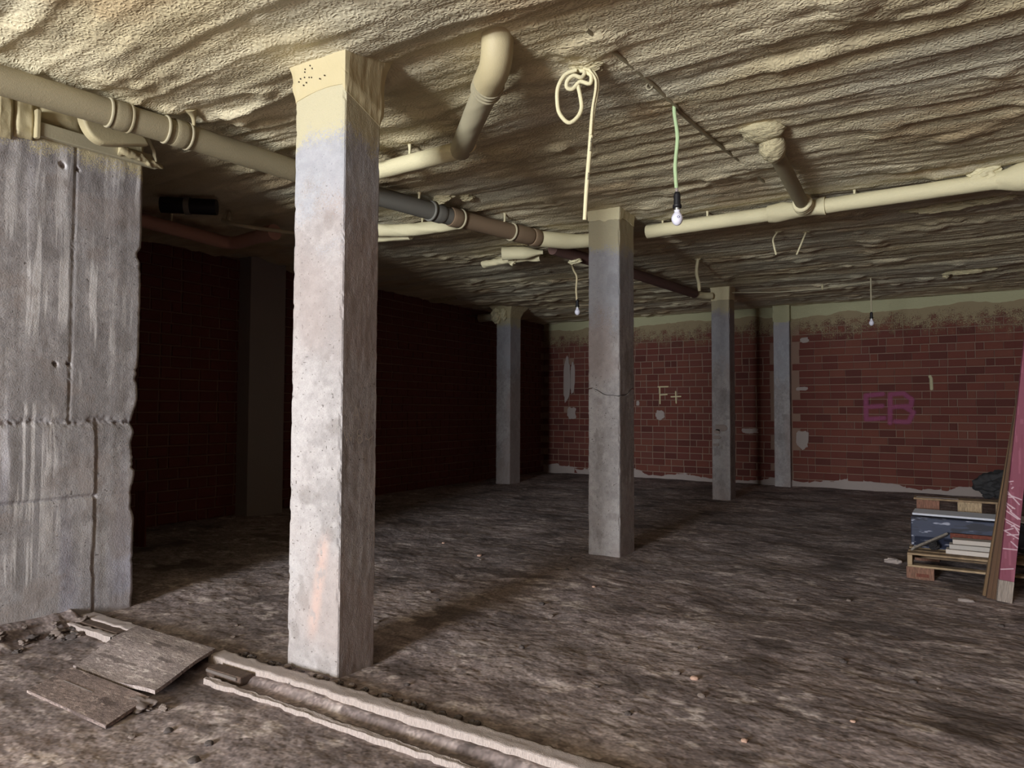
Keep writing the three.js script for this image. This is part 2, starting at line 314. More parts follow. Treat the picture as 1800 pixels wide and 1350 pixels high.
function wallPatch(parent, cx, cy, w, h, seed, mat, z = BACK) { // ragged flake of plaster on the wall
  const n = 40, s = new THREE.Shape();
  for (let i = 0; i < n; i++) { const a = i / n * Math.PI * 2, r = 0.7 + 0.6 * fbm(Math.cos(a) * 2 + 4, Math.sin(a) * 2 + 4, 3, seed); const x = Math.sign(Math.cos(a)) * Math.pow(Math.abs(Math.cos(a)), 0.6) * w / 2 * r, y = Math.sign(Math.sin(a)) * Math.pow(Math.abs(Math.sin(a)), 0.6) * h / 2 * r; i ? s.lineTo(x, y) : s.moveTo(x, y); }
  const g = new THREE.ExtrudeGeometry(s, { depth: 0.01, bevelEnabled: true, bevelSize: 0.004, bevelThickness: 0.004, bevelSegments: 1 }); g.translate(cx, cy, z + 0.016); return part('plaster_flake', g, mat, parent);
}
const wallBack = scene.getObjectByName('wall_back');
wallPatch(wallBack, -8.08, 2.25, 0.16, 1.0, 111, M.plaster); wallPatch(wallBack, -7.93, 2.3, 0.1, 0.7, 119, M.plaster); wallPatch(wallBack, -7.95, 1.45, 0.22, 0.3, 112, M.plaster);
wallPatch(wallBack, -5.72, 1.42, 0.2, 0.2, 113, M.plaster); wallPatch(wallBack, -6.25, 1.68, 0.07, 0.1, 114, M.plaster); wallPatch(wallBack, -2.72, 1.97, 0.2, 0.07, 115, M.plaster); wallPatch(wallBack, -3.75, 1.1, 0.3, 0.1, 116, M.plaster);
wallPatch(wallBack, -2.72, 0.95, 0.22, 0.35, 117, M.plaster); wallPatch(wallBack, -2.66, 2.95, 0.14, 0.1, 118, M.plaster);
// sprayed letters: soft-edged paint on the bricks
function graffiti(name, w, h, draw, color, x, y, label) {
  const cw = 512, ch = Math.round(512 * h / w), cv = document.createElement('canvas'); cv.width = cw; cv.height = ch; const c = cv.getContext('2d');
  c.fillStyle = '#000'; c.fillRect(0, 0, cw, ch); draw(c, cw, ch); const t = new THREE.CanvasTexture(cv);
  const g = new THREE.PlaneGeometry(w, h); const m = part(name, g, new THREE.MeshStandardMaterial({ color, roughness: 0.8, alphaMap: t, transparent: true, polygonOffset: true, polygonOffsetFactor: -2 }), wallBack, label); m.position.set(x, y, BACK + 0.0285); m.castShadow = false; return m;
}
function strokes(c, lw, lines, a = 1) { c.lineCap = 'round'; c.lineJoin = 'round'; for (let k = 3; k >= 0; k--) { const v = Math.round(255 * a * [1, 0.75, 0.45, 0.2][k]); c.strokeStyle = `rgb(${v},${v},${v})`; c.lineWidth = lw * (1 + k * 0.28); for (const l of lines) { c.beginPath(); l.forEach((p, i) => i ? c.lineTo(p[0], p[1]) : c.moveTo(p[0], p[1])); c.stroke(); } } }
graffiti('sprayed_letters', 1.02, 0.72, (c, w, h) => strokes(c, 30, [[[205, 55], [60, 70], [62, 300], [215, 285]], [[62, 180], [200, 170]], [[265, 330], [270, 60], [380, 50], [450, 110], [440, 170], [280, 180]], [[385, 175], [460, 230], [420, 320], [310, 318]]], 0.6), '#96486e', -1.17, 1.6, 'pink sprayed letters on the brick');
graffiti('chalked_letters', 0.62, 0.5, (c, w, h) => strokes(c, 17, [[[40, 50], [230, 48]], [[70, 50], [75, 360]], [[75, 200], [210, 190]], [[290, 235], [470, 230]], [[375, 140], [385, 350]]], 0.9), '#c6b994', -5.5, 1.86, 'yellow letters F and plus sign on the brick');
graffiti('chalk_stroke', 0.14, 0.32, (c, w, h) => strokes(c, 130, [[[200, 150], [260, 300], [280, 1000]]], 0.8), '#b8b08e', -0.47, 2.05, 'short yellow stroke on the brick');

{ // side wall far left, in darkness
  const w = structure('wall_left', box(SIDE - 0.3, SIDE, -0.2, H + 0.3, BACK - 0.3, 0.5), M.mortar, 'dark brick side wall in the unlit part of the cellar', 'wall');
  const list = layBricks(BACK, 0.3).map((b) => brickMesh(b)[0].clone().rotateY(Math.PI / 2).translate(SIDE - 0.015 + (b[4] - 0.5) * 0.008, b[1], b[0]));
  const m = part('brickwork', mergeGeometries(list), M.plainBrick, w); m.userData.kind = 'stuff';
  part('pier', metreUV(rbox(0.5, H + 0.2, 0.62, 0.01).translate(SIDE + 0.02, H / 2, -6.75)), M.plainConcrete, w);
  structure('wall_end', box(SIDE - 0.3, CW - 0.2, -0.2, H + 0.3, 0.5, 0.8), M.plainBrick, 'plain brick end wall of the unlit bay', 'wall');
  structure('wall_right', box(RIGHT, RIGHT + 0.3, -0.2, H + 0.3, BACK - 0.3, FRONT + 0.3), M.plainBrick, 'plain brick wall closing the cellar on the right', 'wall');
  const f = structure('wall_front', [box(CW - 0.3, DOOR.x0, -0.2, H + 0.3, FRONT, FRONT + 0.3), box(DOOR.x1, RIGHT + 0.3, -0.2, H + 0.3, FRONT, FRONT + 0.3), box(DOOR.x0, DOOR.x1, DOOR.y1, H + 0.3, FRONT, FRONT + 0.3), box(DOOR.x0, DOOR.x1, -0.2, DOOR.y0, FRONT, FRONT + 0.3)], M.plainBrick, 'brick front wall with the open loading hatch behind the photographer', 'wall');
}

// ---- concrete textures
function concreteColor(x, y, s) {
  const n = fbm(x * 3, y * 3, 4, s), f = fbm(x * 26, y * 26, 3, s + 1); let c = mix3([142, 137, 137], [170, 165, 165], ss(0.25, 0.75, n * 0.6 + f * 0.4));
  c = mix3(c, [122, 116, 114], 0.5 * ss(0.62, 0.75, fbm(x * 7, y * 5, 4, s + 2))); const p = vn(x * 95, y * 95, s + 3); if (p > 0.93) c = mix3(c, [88, 82, 80], ss(0.93, 0.97, p));
  const g = 0.94 + 0.12 * vn(x * 260, y * 260, s + 4); return [c[0] * g, c[1] * g, c[2] * g];
}
// foam overspray on concrete: specks that get rarer away from the foam (cover 0..1 is how many)
function speckle(c, col, cover, x, y, s, strength = 0.9) { const n = 0.55 * fbm(x * 9, y * 7, 4, s) + 0.45 * vn(x * 210, y * 210, s + 3); return mix3(c, col, strength * ss(-0.12, 0.12, cover - n)); }

{ // concrete wall on the left: vertical board marks, lift joint, chipped edge
  const W = 3.2, T = texture(1024, 1024, (u, v) => {
    const z = u * W, y = v * H; let c = concreteColor(z, y, 201);
    const st = fbm(z * 11 + 0.5 * fbm(z * 3, y * 2, 2, 204), y * 0.8, 4, 205), st2 = fbm(z * 34 + 0.8 * fbm(z * 5, y * 3, 2, 203), y * 1.3, 3, 206), br = ss(0.3, 0.62, fbm(z * 3, y * 2.2, 3, 202)); c = mix3(c, [128, 124, 124], 0.55 * ss(0.46, 0.64, st) * (0.35 + 0.65 * br)); c = mix3(c, [232, 228, 227], 0.6 * ss(0.53, 0.68, st2) * br);
    c = mix3(c, [180, 180, 202], 0.45 * ss(0.5, 0.75, fbm(z * 5 + 3, y * 0.5, 3, 207))); c = mix3(c, [148, 138, 134], 0.5 * ss(0.55, 0.7, fbm(z * 4 + 1, y * 4, 4, 208)));
    c = speckle(c, [196, 182, 140], ss(3.1, 3.55, y) * 0.95, z, y, 209); return c;
  }, true);
  T.wrapS = THREE.MirroredRepeatWrapping; T.wrapT = THREE.ClampToEdgeWrapping;
  const mat = std(0xffffff, { map: T, bumpMap: rep(grainTex, 4, 4), bumpScale: 0.0016 });
  const depth = (z, y) => {                                     // relief of the face, positive towards the room
    let d = 0.0022 * (fbm(z * 11, y * 0.35, 3, 205) - 0.5) * 2 + 0.0025 * (fbm(z * 9, y * 9, 3, 211) - 0.5) * 2;
    const j = 1.40 + 0.03 * (fbm(z * 6, 1, 3, 212) - 0.5) * 2; d -= 0.022 * Math.exp(-Math.pow((y - j) / 0.03, 2)) * (0.2 + 1.0 * fbm(z * 40, y * 40, 3, 213)); if (y > j) d += 0.006;
    d -= 0.02 * Math.exp(-Math.pow((y - 0.852 - 0.01 * fbm(z * 4, 3, 2, 214)) / 0.012, 2)) * (z > -2.79 ? 1 : 0.3);
    const gz = y > 1.41 ? -2.585 : -2.785 + 0.02 * (fbm(y * 5, 2, 3, 216) - 0.5); d -= 0.008 * Math.exp(-Math.pow((z - gz) / 0.006, 2));          // board joints
    if (y < 1.41 && z < gz) d -= 0.008;
    for (const [hz, hy, r] of [[-2.498, 3.24, 0.016], [-2.6, 3.24, 0.009], [-2.487, 1.815, 0.011], [-2.575, 1.82, 0.008]]) d -= 0.05 * Math.exp(-Math.pow(Math.hypot(z - hz, y - hy) / r, 4));
    return d;
  };
  const chip = (y) => 0.012 * fbm(y * 9, 4, 3, 221) + 0.03 * ss(0.55, 0.8, fbm(y * 5, 2, 4, 222)) + 0.04 * Math.exp(-Math.pow((y - 1.42) / 0.1, 2));
  const ys = steps(-0.15, H + 0.15, 0.012), zf = steps(0, 1, 1 / 130);
  const face = grid(zf.map((t) => t), ys, (t, y) => { const end = CWEND + chip(y), z = lerp(-1.6, end, t), rd = 0.02 * Math.pow(clamp((t - 0.985) / 0.015), 2); return [CW + depth(z, y) - rd, y, z, (z + 4) / W, y / H]; });
  const ret = grid(steps(0, 1, 0.1), ys, (t, y) => { const end = CWEND + chip(y); return [lerp(CW + depth(end, y) - 0.02, CW - 0.3, t), y, end + 0.004 * fbm(t * 5, y * 8, 2, 223), (end - 0.3 * t + 4) / W, y / H]; });
  const w = structure('wall_concrete', [face, ret], mat, 'grey poured concrete wall with vertical board marks and a chipped edge', 'wall');
  part('wall_core', box(CW - 0.3, CW - 0.06, -0.2, H + 0.3, CWEND + 0.14, FRONT), mat, w); part('wall_rear_face', box(CW - 0.1, CW, -0.2, H + 0.3, -1.62, FRONT), mat, w);
  // foam skin with seams along the wall top, in separate pads
  for (const [z0, z1, y0] of [[-1.5, -2.06, 3.33], [-2.07, -2.17, 3.31], [-2.18, -2.3, 3.34], [-2.33, -2.62, 3.5], [-2.63, -2.8, 3.5], [-2.81, -3.06, 3.56]])
    part('foam_pad', grid(steps(0, 1, 0.08), steps(0, 1, 0.06), (s, t) => { const z = lerp(z0, z1, s), y = lerp(y0 + 0.012 * fbm(z * 20, 1, 2, 231), H + 0.1, t), e = Math.min(s, 1 - s), th = 0.004 + 0.03 * ss(0, 0.12, e) * ss(0, 0.08, t) * (0.4 + 1.1 * fbm(z * 9, y * 12, 3, 232)) + 0.05 * ss(0.5, 1, t) * fbm(z * 14, y * 9, 3, 233); return [CW + 0.006 + th, y, z, z, y]; }), M.foamSmooth, w, 'tan foam pad sprayed on the wall top');
}

// ---- four free-standing columns
const barkBump = rep(grainTex, 3, 6);
function columnGeo(w, d, y0, y1, o = {}) {                       // rounded rectangle swept up; y0, y1 may follow the perimeter (0 front, 1 right, 2 back, 3 left)
  const off = o.off || (() => 0), seed = o.seed || 1, rows = o.rows || Math.ceil((y1(0) - y0(0)) / 0.022), n = 22, A = [], w2 = w / 2, d2 = d / 2;
  const C = [[-w2, d2], [w2, d2], [w2, -d2], [-w2, -d2]];
  for (let f = 0; f < 4; f++) for (let i = 0; i < n; i++) { const t = i / n, a = C[f], b = C[(f + 1) % 4]; A.push([f + t, lerp(a[0], b[0], t), lerp(a[1], b[1], t), Math.min(t, 1 - t) * (f % 2 ? d : w)]); }
  A.push([4, C[0][0], C[0][1], 0]);
  const nrm = [[0, 1], [1, 0], [0, -1], [-1, 0]];
  const P = [], UV = [], I = [], m = A.length;
  for (let j = 0; j <= rows; j++) for (let i = 0; i < m; i++) {
    const [s, x, z, e] = A[i], ip = i === m - 1 ? 0 : i, y = lerp(y0(s), y1(s), j / rows), f = Math.min(3, Math.floor(s)), k = off(s, y), c = e < 1e-6;
    const per = ip / m * 60, cx = c ? Math.sign(x) : nrm[f][0], cz = c ? Math.sign(z) : nrm[f][1];
    let q = k + (o.rough ?? 0.0014) * 2 * (fbm(per * 0.5, y * 9, 3, seed) - 0.5), ch = 0;
    if (e < 0.012) { ch = 0.006 + (o.chip ?? 0.009) * ss(0.52, 0.8, fbm(Math.round(s % 4) * 9 + 1, y * 16, 3, seed + 4)); if (!c) ch *= 0.3; }
    P.push(x + cx * (q - ch * (c ? 0.7 : 1)), y, z + cz * (q - ch * (c ? 0.7 : 1))); UV.push(s / 4, y / H);
  }
  for (let j = 0; j < rows; j++) for (let i = 0; i < m - 1; i++) { const a = j * m + i, b = a + 1, c = a + m, e = c + 1; I.push(a, b, c, b, e, c); }
  for (const j of [0, rows]) { const c = P.length / 3; P.push(0, j ? y1(0) : y0(0), 0); UV.push(0.5, j ? 0.95 : 0.05); for (let i = 0; i < m - 1; i++) j ? I.push(c, j * m + i, j * m + i + 1) : I.push(c, i + 1, i); }
  const g = new THREE.BufferGeometry(); g.setAttribute('position', new THREE.Float32BufferAttribute(P, 3)); g.setAttribute('uv', new THREE.Float32BufferAttribute(UV, 2)); g.setIndex(I);
  const ng = g.toNonIndexed(); ng.computeVertexNormals(); return ng;
}
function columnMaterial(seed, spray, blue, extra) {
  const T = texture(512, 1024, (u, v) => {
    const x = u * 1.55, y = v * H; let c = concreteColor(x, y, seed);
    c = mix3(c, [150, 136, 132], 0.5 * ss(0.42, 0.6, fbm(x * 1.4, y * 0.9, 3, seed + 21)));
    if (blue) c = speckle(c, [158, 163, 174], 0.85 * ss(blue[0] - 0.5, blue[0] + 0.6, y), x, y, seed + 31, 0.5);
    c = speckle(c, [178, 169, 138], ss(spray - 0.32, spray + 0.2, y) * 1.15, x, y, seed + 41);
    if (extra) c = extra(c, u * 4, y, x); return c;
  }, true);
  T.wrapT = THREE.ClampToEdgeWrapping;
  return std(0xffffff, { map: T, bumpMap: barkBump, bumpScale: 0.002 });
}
function makeColumn(x, z, w, d, label, seed, o = {}) {
  const t = thing('concrete_column', label, 'column', [x, 0, z], 'columns under the foam ceiling');
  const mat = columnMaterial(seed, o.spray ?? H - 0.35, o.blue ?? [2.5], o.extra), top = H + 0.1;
  const Y = (v) => () => v;
  if (o.crack) {                                                 // a real gap runs round the shaft, with a set-back core behind it
    part('lower_shaft', columnGeo(w, d, Y(-0.12), (s) => o.crack(s) - 0.007, { seed, rows: 80 }), mat, t); part('upper_shaft', columnGeo(w, d, (s) => o.crack(s) + 0.008, Y(top), { seed, rows: 90 }), mat, t);
    part('core', columnGeo(w - 0.05, d - 0.05, Y(1.4), Y(1.95), { seed, rows: 12 }), mat, t);
  } else part('shaft', columnGeo(w, d, Y(-0.12), Y(top), { seed }), mat, t);
  const bot = o.collar || ((s) => H - 0.2 - 0.05 * fbm(s * 2, 1, 3, seed + 7));
  part('foam_collar', columnGeo(w, d, bot, Y(top), { seed: seed + 9, rows: 34, rough: o.collarRough ?? 0.003, chip: 0.004, off: (s, y) => 0.004 + (o.thick ?? 0.014) * ss(bot(s), bot(s) + 0.1, y) + (o.flare ?? 0.09) * Math.pow(ss(H - 0.24, H + 0.08, y), 2) }), o.collarMat || M.foamSmooth, t, 'tan foam collar where column meets ceiling');
  return t;
}
const c1 = makeColumn(-3.19, -3.03, 0.42, 0.3, 'thick pale concrete column nearest the concrete wall, with drilled foam collar', 401, {
  spray: 3.18, blue: [2.55], flare: 0.05,
  collar: (s) => s < 1 ? 3.37 + 0.03 * Math.sin(s * 2.6) : s < 2 ? lerp(3.35, 3.23, s - 1) : s < 3 ? 3.23 : lerp(3.23, 3.37, s - 3),
  extra: (c, s, y, x) => { if (s < 1) { const px = s * 0.42, a = px - (0.27 + (y - 0.55) * 0.18), m = ss(0.07, 0.0, Math.abs(a)) * ss(0.12, 0.3, y) * (1 - ss(0.68, 0.85, y)); c = mix3(c, [196, 162, 150], 0.55 * m * ss(0.2, 0.5, fbm(px * 40, y * 25, 3, 77))); } return c; },
});
for (const [x, y] of [[-0.13, 3.50], [-0.115, 3.515], [-0.08, 3.515], [-0.075, 3.545], [-0.07, 3.56], [-0.04, 3.505], [-0.02, 3.50], [-0.01, 3.55], [-0.025, 3.57], [-0.09, 3.47], [-0.065, 3.48], [0.05, 3.475], [0.09, 3.485]])
  part('drilled_hole', new THREE.SphereGeometry(0.0045, 8, 6).translate(x - 0.03, y - 0.02, 0.15 + 0.02 + 0.05 * Math.pow(ss(H - 0.24, H + 0.08, y - 0.02), 2)), M.ink, c1);
{ // scratched letters on the shaded face
  const cv = document.createElement('canvas'); cv.width = 256; cv.height = 256; const c = cv.getContext('2d'); c.fillStyle = '#000'; c.fillRect(0, 0, 256, 256); c.strokeStyle = '#999'; c.lineWidth = 7; c.lineCap = 'round';
  const L = (...p) => { c.beginPath(); p.forEach((q, i) => i ? c.lineTo(q[0], q[1]) : c.moveTo(q[0], q[1])); c.stroke(); };
  L([80, 100], [105, 30], [128, 100]); L([90, 75], [122, 75]); L([18, 165], [34, 215], [52, 175], [68, 215], [84, 165]);
  c.beginPath(); c.arc(135, 172, 18, 0, 7); c.stroke(); c.beginPath(); c.arc(135, 210, 20, 0, 7); c.stroke(); L([180, 205], [205, 215], [235, 195]); L([205, 60], [205, 95]);
  const m = part('scratched_letters', new THREE.PlaneGeometry(0.27, 0.27).rotateY(Math.PI / 2), new THREE.MeshStandardMaterial({ color: 0xcfc6bd, alphaMap: new THREE.CanvasTexture(cv), transparent: true, roughness: 0.9, polygonOffset: true, polygonOffsetFactor: -2 }), c1, 'chalky scratched letters'); m.position.set(0.2145, 1.415, 0.01);
}
makeColumn(-3.175, -7.0, 0.36, 0.4, 'concrete column with a dark crack around its middle', 431, {
  spray: 3.3, blue: [2.35], flare: 0.015, thick: 0.002, collarMat: M.foamPale, collarRough: 0.003, collar: (s) => H - 0.1 - 0.06 * fbm(s * 3, 2, 3, 432),
  crack: (s) => { const u = s < 1 ? s : s < 2 ? 2 - s : s < 3 ? s - 2 : 4 - s; return 1.735 - 0.085 * ss(0, 1, u) + 0.012 * Math.sin(u * 9); },
});
const c3 = makeColumn(-3.48, -12.32, 0.31, 0.34, 'slim concrete column in front of the brick wall, with peeling white flakes', 461, { spray: 3.3, blue: [2.2], flare: 0.015, thick: 0.002, collarMat: M.foamPale });
for (const [x, y, w, h, s] of [[0.0, 1.22, 0.2, 0.1, 1], [-0.06, 1.16, 0.1, 0.07, 2], [-0.07, 1.06, 0.13, 0.05, 3], [-0.08, 0.93, 0.1, 0.04, 4]]) wallPatch(c3, x, y, w, h, 480 + s, M.plaster, 0.158).name = 'peeling_flake';
const c4 = makeColumn(-8.0, -12.47, 0.34, 0.42, 'dim concrete column beside the unlit side wall, with lumpy foam head', 491, { spray: 3.35, blue: [2.2], flare: 0.12, collarMat: M.foam });
{ // half column set into the brick wall
  const t = thing('wall_pier', 'grey concrete pier set into the brick back wall', 'pier', [-3.08, 0, BACK]);
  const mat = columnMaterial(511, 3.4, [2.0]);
  part('shaft', columnGeo(0.31, 0.34, () => -0.1, () => H + 0.1, { seed: 512 }), mat, t);
  part('foam_collar', columnGeo(0.31, 0.34, (s) => H - 0.28 - 0.08 * fbm(s * 3, 1, 3, 513), () => H + 0.1, { seed: 514, rows: 14, off: () => 0.012 }), M.foamWall, t);
}

// ------------------------------------------------------------------ pipes
function ringAt(a, b, t, half, r) { const A = V(a), B = V(b), L = A.distanceTo(B), p = A.clone().lerp(B, t - half / L), q = A.clone().lerp(B, t + half / L); return sweep(new THREE.LineCurve3(p, q), r, { seg: 6, radial: 24 }); }
function collarAt(parent, a, b, z, half, r, mat, name = 'coupling') { const t = (z - a[2]) / (b[2] - a[2]); return part(name, ringAt(a, b, t, half, (u) => r * (1 - 0.05 * Math.pow(Math.abs(u * 2 - 1), 6))), mat, parent); }
function hanger(parent, x, z, y, mat = M.foamPale, r = 0.012) { const yt = ceilY(x, z) + 0.03; return part('hanger', sweep(smoothCurve([[x, y, z], [x + 0.004, (y + yt) / 2, z], [x, yt, z]]), (t) => r * (0.8 + 0.9 * t * t), { seg: 6, radial: 8 }), mat, parent); }
{ // long drain pipe from above the concrete wall to the second column
  const t = thing('drain_pipe', 'long tan drain pipe with couplings hung along the foam ceiling', 'pipe', [0, 0, 0]);
  const a = [-5.42, 3.49, 1.8], b = [-4.75, 3.49, -2.9], c = [-4.64, 3.5, -4.45], d = [-4.43, 3.5, -5.75], e = [-4.115, 3.5, -7.06];
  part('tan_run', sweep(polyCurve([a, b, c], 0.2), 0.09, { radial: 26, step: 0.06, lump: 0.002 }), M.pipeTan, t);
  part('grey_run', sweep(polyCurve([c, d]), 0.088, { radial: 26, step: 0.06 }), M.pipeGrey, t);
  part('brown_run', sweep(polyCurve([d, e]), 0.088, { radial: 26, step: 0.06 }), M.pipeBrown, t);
  collarAt(t, a, b, -2.5, 0.010, 0.101, M.pipeCollar); collarAt(t, a, b, -2.565, 0.05, 0.098, M.pipeTan); collarAt(t, a, b, -2.63, 0.010, 0.1, M.pipeTan); collarAt(t, a, b, -2.87, 0.010, 0.101, M.pipeCollar);
  collarAt(t, b, c, -2.965, 0.045, 0.1, M.pipeTan); collarAt(t, b, c, -3.03, 0.010, 0.101, M.pipeCollar);
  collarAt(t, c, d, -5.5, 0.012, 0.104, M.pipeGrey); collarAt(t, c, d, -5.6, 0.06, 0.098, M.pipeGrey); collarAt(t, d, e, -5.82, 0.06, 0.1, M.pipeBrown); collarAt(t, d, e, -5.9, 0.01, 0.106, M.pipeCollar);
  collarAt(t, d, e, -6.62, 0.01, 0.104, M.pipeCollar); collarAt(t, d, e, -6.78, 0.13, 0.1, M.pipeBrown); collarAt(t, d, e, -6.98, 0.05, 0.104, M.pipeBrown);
  part('cream_end', sweep(polyCurve([e, [-3.88, 3.5, -7.36], [-3.72, 3.5, -7.44], [-3.2, 3.5, -7.44]], 0.15), (u) => 0.093 - 0.012 * ss(0.3, 0.5, u), { radial: 22, step: 0.03, lump: 0.003 }), M.foamPale, t, 'cream foam-coated elbow');
  part('hanger', sweep(smoothCurve([[-4.66, 3.56, -3.03], [-4.62, 3.6, -3.0], [-4.58, ceilY(-4.58, -2.95) + 0.02, -2.95]]), (u) => 0.012 + 0.045 * u * u, { radial: 10, seg: 10, lump: 0.006 }), M.foamSmooth, t); hanger(t, -4.45, -5.3, 3.57, M.foamPale, 0.014); hanger(t, -4.2, -6.45, 3.57, M.foamPale, 0.012);
}
{ // cream pipe along the ceiling to the right
  const t = thing('cream_pipe', 'cream foam-coated pipe crossing the ceiling above the pallet', 'pipe');
  const a = [-2.93, 3.5, -7.42], b = [RIGHT + 0.02, 3.5, -7.238];
  part('run', sweep(polyCurve([a, b]), (u) => 0.073 + 0.0, { radial: 22, step: 0.05, lump: 0.003 }), M.foamPale, t);
  part('right_fitting', sweep(polyCurve([[0.28, 3.5, -7.335], [1.1, 3.5, -7.313]]), (u) => 0.075 + 0.05 * ss(0, 0.25, u), { radial: 22, step: 0.04, lump: 0.012 }), M.foamPale, t);
  part('foam_saddle', lump([0.2, 3.57, -7.34], [0.13, 0.08, 0.09], 0.5, 2, 611), M.foamPale, t);
  hanger(t, -2.25, -7.4, 3.55); hanger(t, -0.83, -7.365, 3.55); hanger(t, -2.75, -7.41, 3.55);
  // branch that drops from a foam lump in the ceiling
  part('branch', sweep(polyCurve([[-1.2, 3.53, -5.75], [-1.27, 3.5, -7.36]]), 0.062, { radial: 20, step: 0.05, lump: 0.003 }), M.pipeTan, t);
  part('wye_collar', sweep(polyCurve([[-1.258, 3.5, -7.13], [-1.265, 3.5, -7.27]]), (u) => 0.08 + 0.012 * Math.sin(u * 16), { radial: 20, seg: 16, lump: 0.008 }), M.foamPale, t);
  part('wye_sleeve', sweep(polyCurve([[-1.62, 3.5, -7.385], [-1.08, 3.5, -7.37]]), (u) => 0.083 + 0.012 * Math.sin(u * 7), { radial: 20, step: 0.03, lump: 0.012 }), M.foamPale, t);
  part('elbow_foam', lump([-1.2, 3.54, -5.62], [0.10, 0.12, 0.13], 0.25, 1.8, 612), M.foam, t); part('elbow_foam', lump([-1.24, 3.62, -5.48], [0.17, 0.07, 0.13], 0.3, 1.8, 613), M.foam, t);
}
{ // diagonal branch falling from the ceiling to the drain
  const t = thing('branch_pipe', 'thick foam-flecked pipe dropping diagonally from the ceiling beside the first column', 'pipe');
  const a = [-2.2, 3.72, -3.3], b = [-2.26, 3.52, -3.38], c = [-3.22, 3.5, -4.32], d = [-4.555, 3.5, -4.35];
  part('diagonal_run', sweep(polyCurve([a, b, c], 0.16), 0.082, { radial: 24, step: 0.03, lump: 0.004 }), M.pipeCollar, t);
  part('top_elbow', sweep(polyCurve([a, b, [-2.42, 3.515, -3.53]], 0.16), 0.094, { radial: 24, step: 0.02, lump: 0.003 }), M.foamSmooth, t);
  for (const k of [0.17, 0.2, 0.23]) { const p = V(b).lerp(V(c), k), q = V(b).lerp(V(c), k + 0.012); part('coupling_ring', sweep(new THREE.LineCurve3(p, q), 0.1, { seg: 2, radial: 24 }), M.pipeCollar, t); }
  part('cream_run', sweep(polyCurve([[-3.1, 3.5, -4.25], c, d], 0.1), 0.068, { radial: 20, step: 0.05, lump: 0.004 }), M.foamPale, t);
  for (let i = 0; i < 9; i++) part('foam_blister', lump(V(b).lerp(V(c), 0.28 + i * 0.07).add(new THREE.Vector3(0.055, 0.045, 0.03)).toArray(), [0.025, 0.025, 0.025], 0.7, 3, 620 + i, 1), M.foam, t);
  hanger(t, -3.75, -4.34, 3.55); part('foam_stub', lump([-3.98, 3.58, -4.05], [0.09, 0.06, 0.06], 0.5, 2, 630), M.foamPale, t);
}
{ // cream pair joining the drain behind the first column
  const t = thing('cream_branch', 'pair of cream foam-coated branch pipes behind the first column', 'pipe');
  part('upper_run', sweep(polyCurve([[-5.9, 3.52, -5.55], [-5.18, 3.49, -5.95], [-4.5, 3.5, -6.02]], 0.2), (u) => 0.07, { radial: 18, step: 0.04, lump: 0.012 }), M.foamPale, t);
  part('lower_run', sweep(polyCurve([[-6.1, 3.5, -5.95], [-5.2, 3.47, -6.05]], 0.2), 0.055, { radial: 16, step: 0.05, lump: 0.01 }), M.foamPale, t);
  hanger(t, -4.95, -5.95, 3.53);
}
{ // short foam-crusted pair beyond the drain
  const t = thing('crusted_pipe', 'short crusted cream pipe hugging the ceiling behind the drain pipe', 'pipe');
  part('run', sweep(polyCurve([[-5.55, 3.52, -8.0], [-5.0, 3.5, -7.85], [-4.62, 3.5, -7.95]], 0.1), (u) => 0.05 - 0.01 * u, { radial: 14, step: 0.03, lump: 0.016, freq: 12 }), M.foamPale, t);
  part('stub', sweep(polyCurve([[-4.98, 3.53, -7.6], [-4.5, 3.53, -7.82]]), (u) => 0.085 - 0.06 * ss(0.5, 1, u), { radial: 16, step: 0.03, lump: 0.01 }), M.foamPale, t);
  part('joint_lump', lump([-4.98, 3.5, -7.84], [0.06, 0.07, 0.06], 0.6, 2.5, 640), M.foamPale, t);
}
{ // second drain run to the slim column
  const t = thing('brown_drain_pipe', 'dark brown drain pipe running from behind the cracked column to the slim column', 'pipe');
  part('run', sweep(polyCurve([[-4.27, 3.52, -7.66], [-4.05, 3.5, -9.0], [-3.8, 3.5, -11.75]], 0.5), 0.075, { radial: 20, step: 0.08 }), M.pipeDark, t);
  part('cream_end', sweep(polyCurve([[-3.83, 3.49, -11.72], [-3.72, 3.49, -11.98], [-3.6, 3.49, -12.08]], 0.1), 0.06, { radial: 18, step: 0.03, lump: 0.006 }), M.foamPale, t);
  part('foam_scab', lump([-4.2, 3.44, -8.12], [0.09, 0.035, 0.06], 0.6, 2, 641), M.foamPale, t);
}
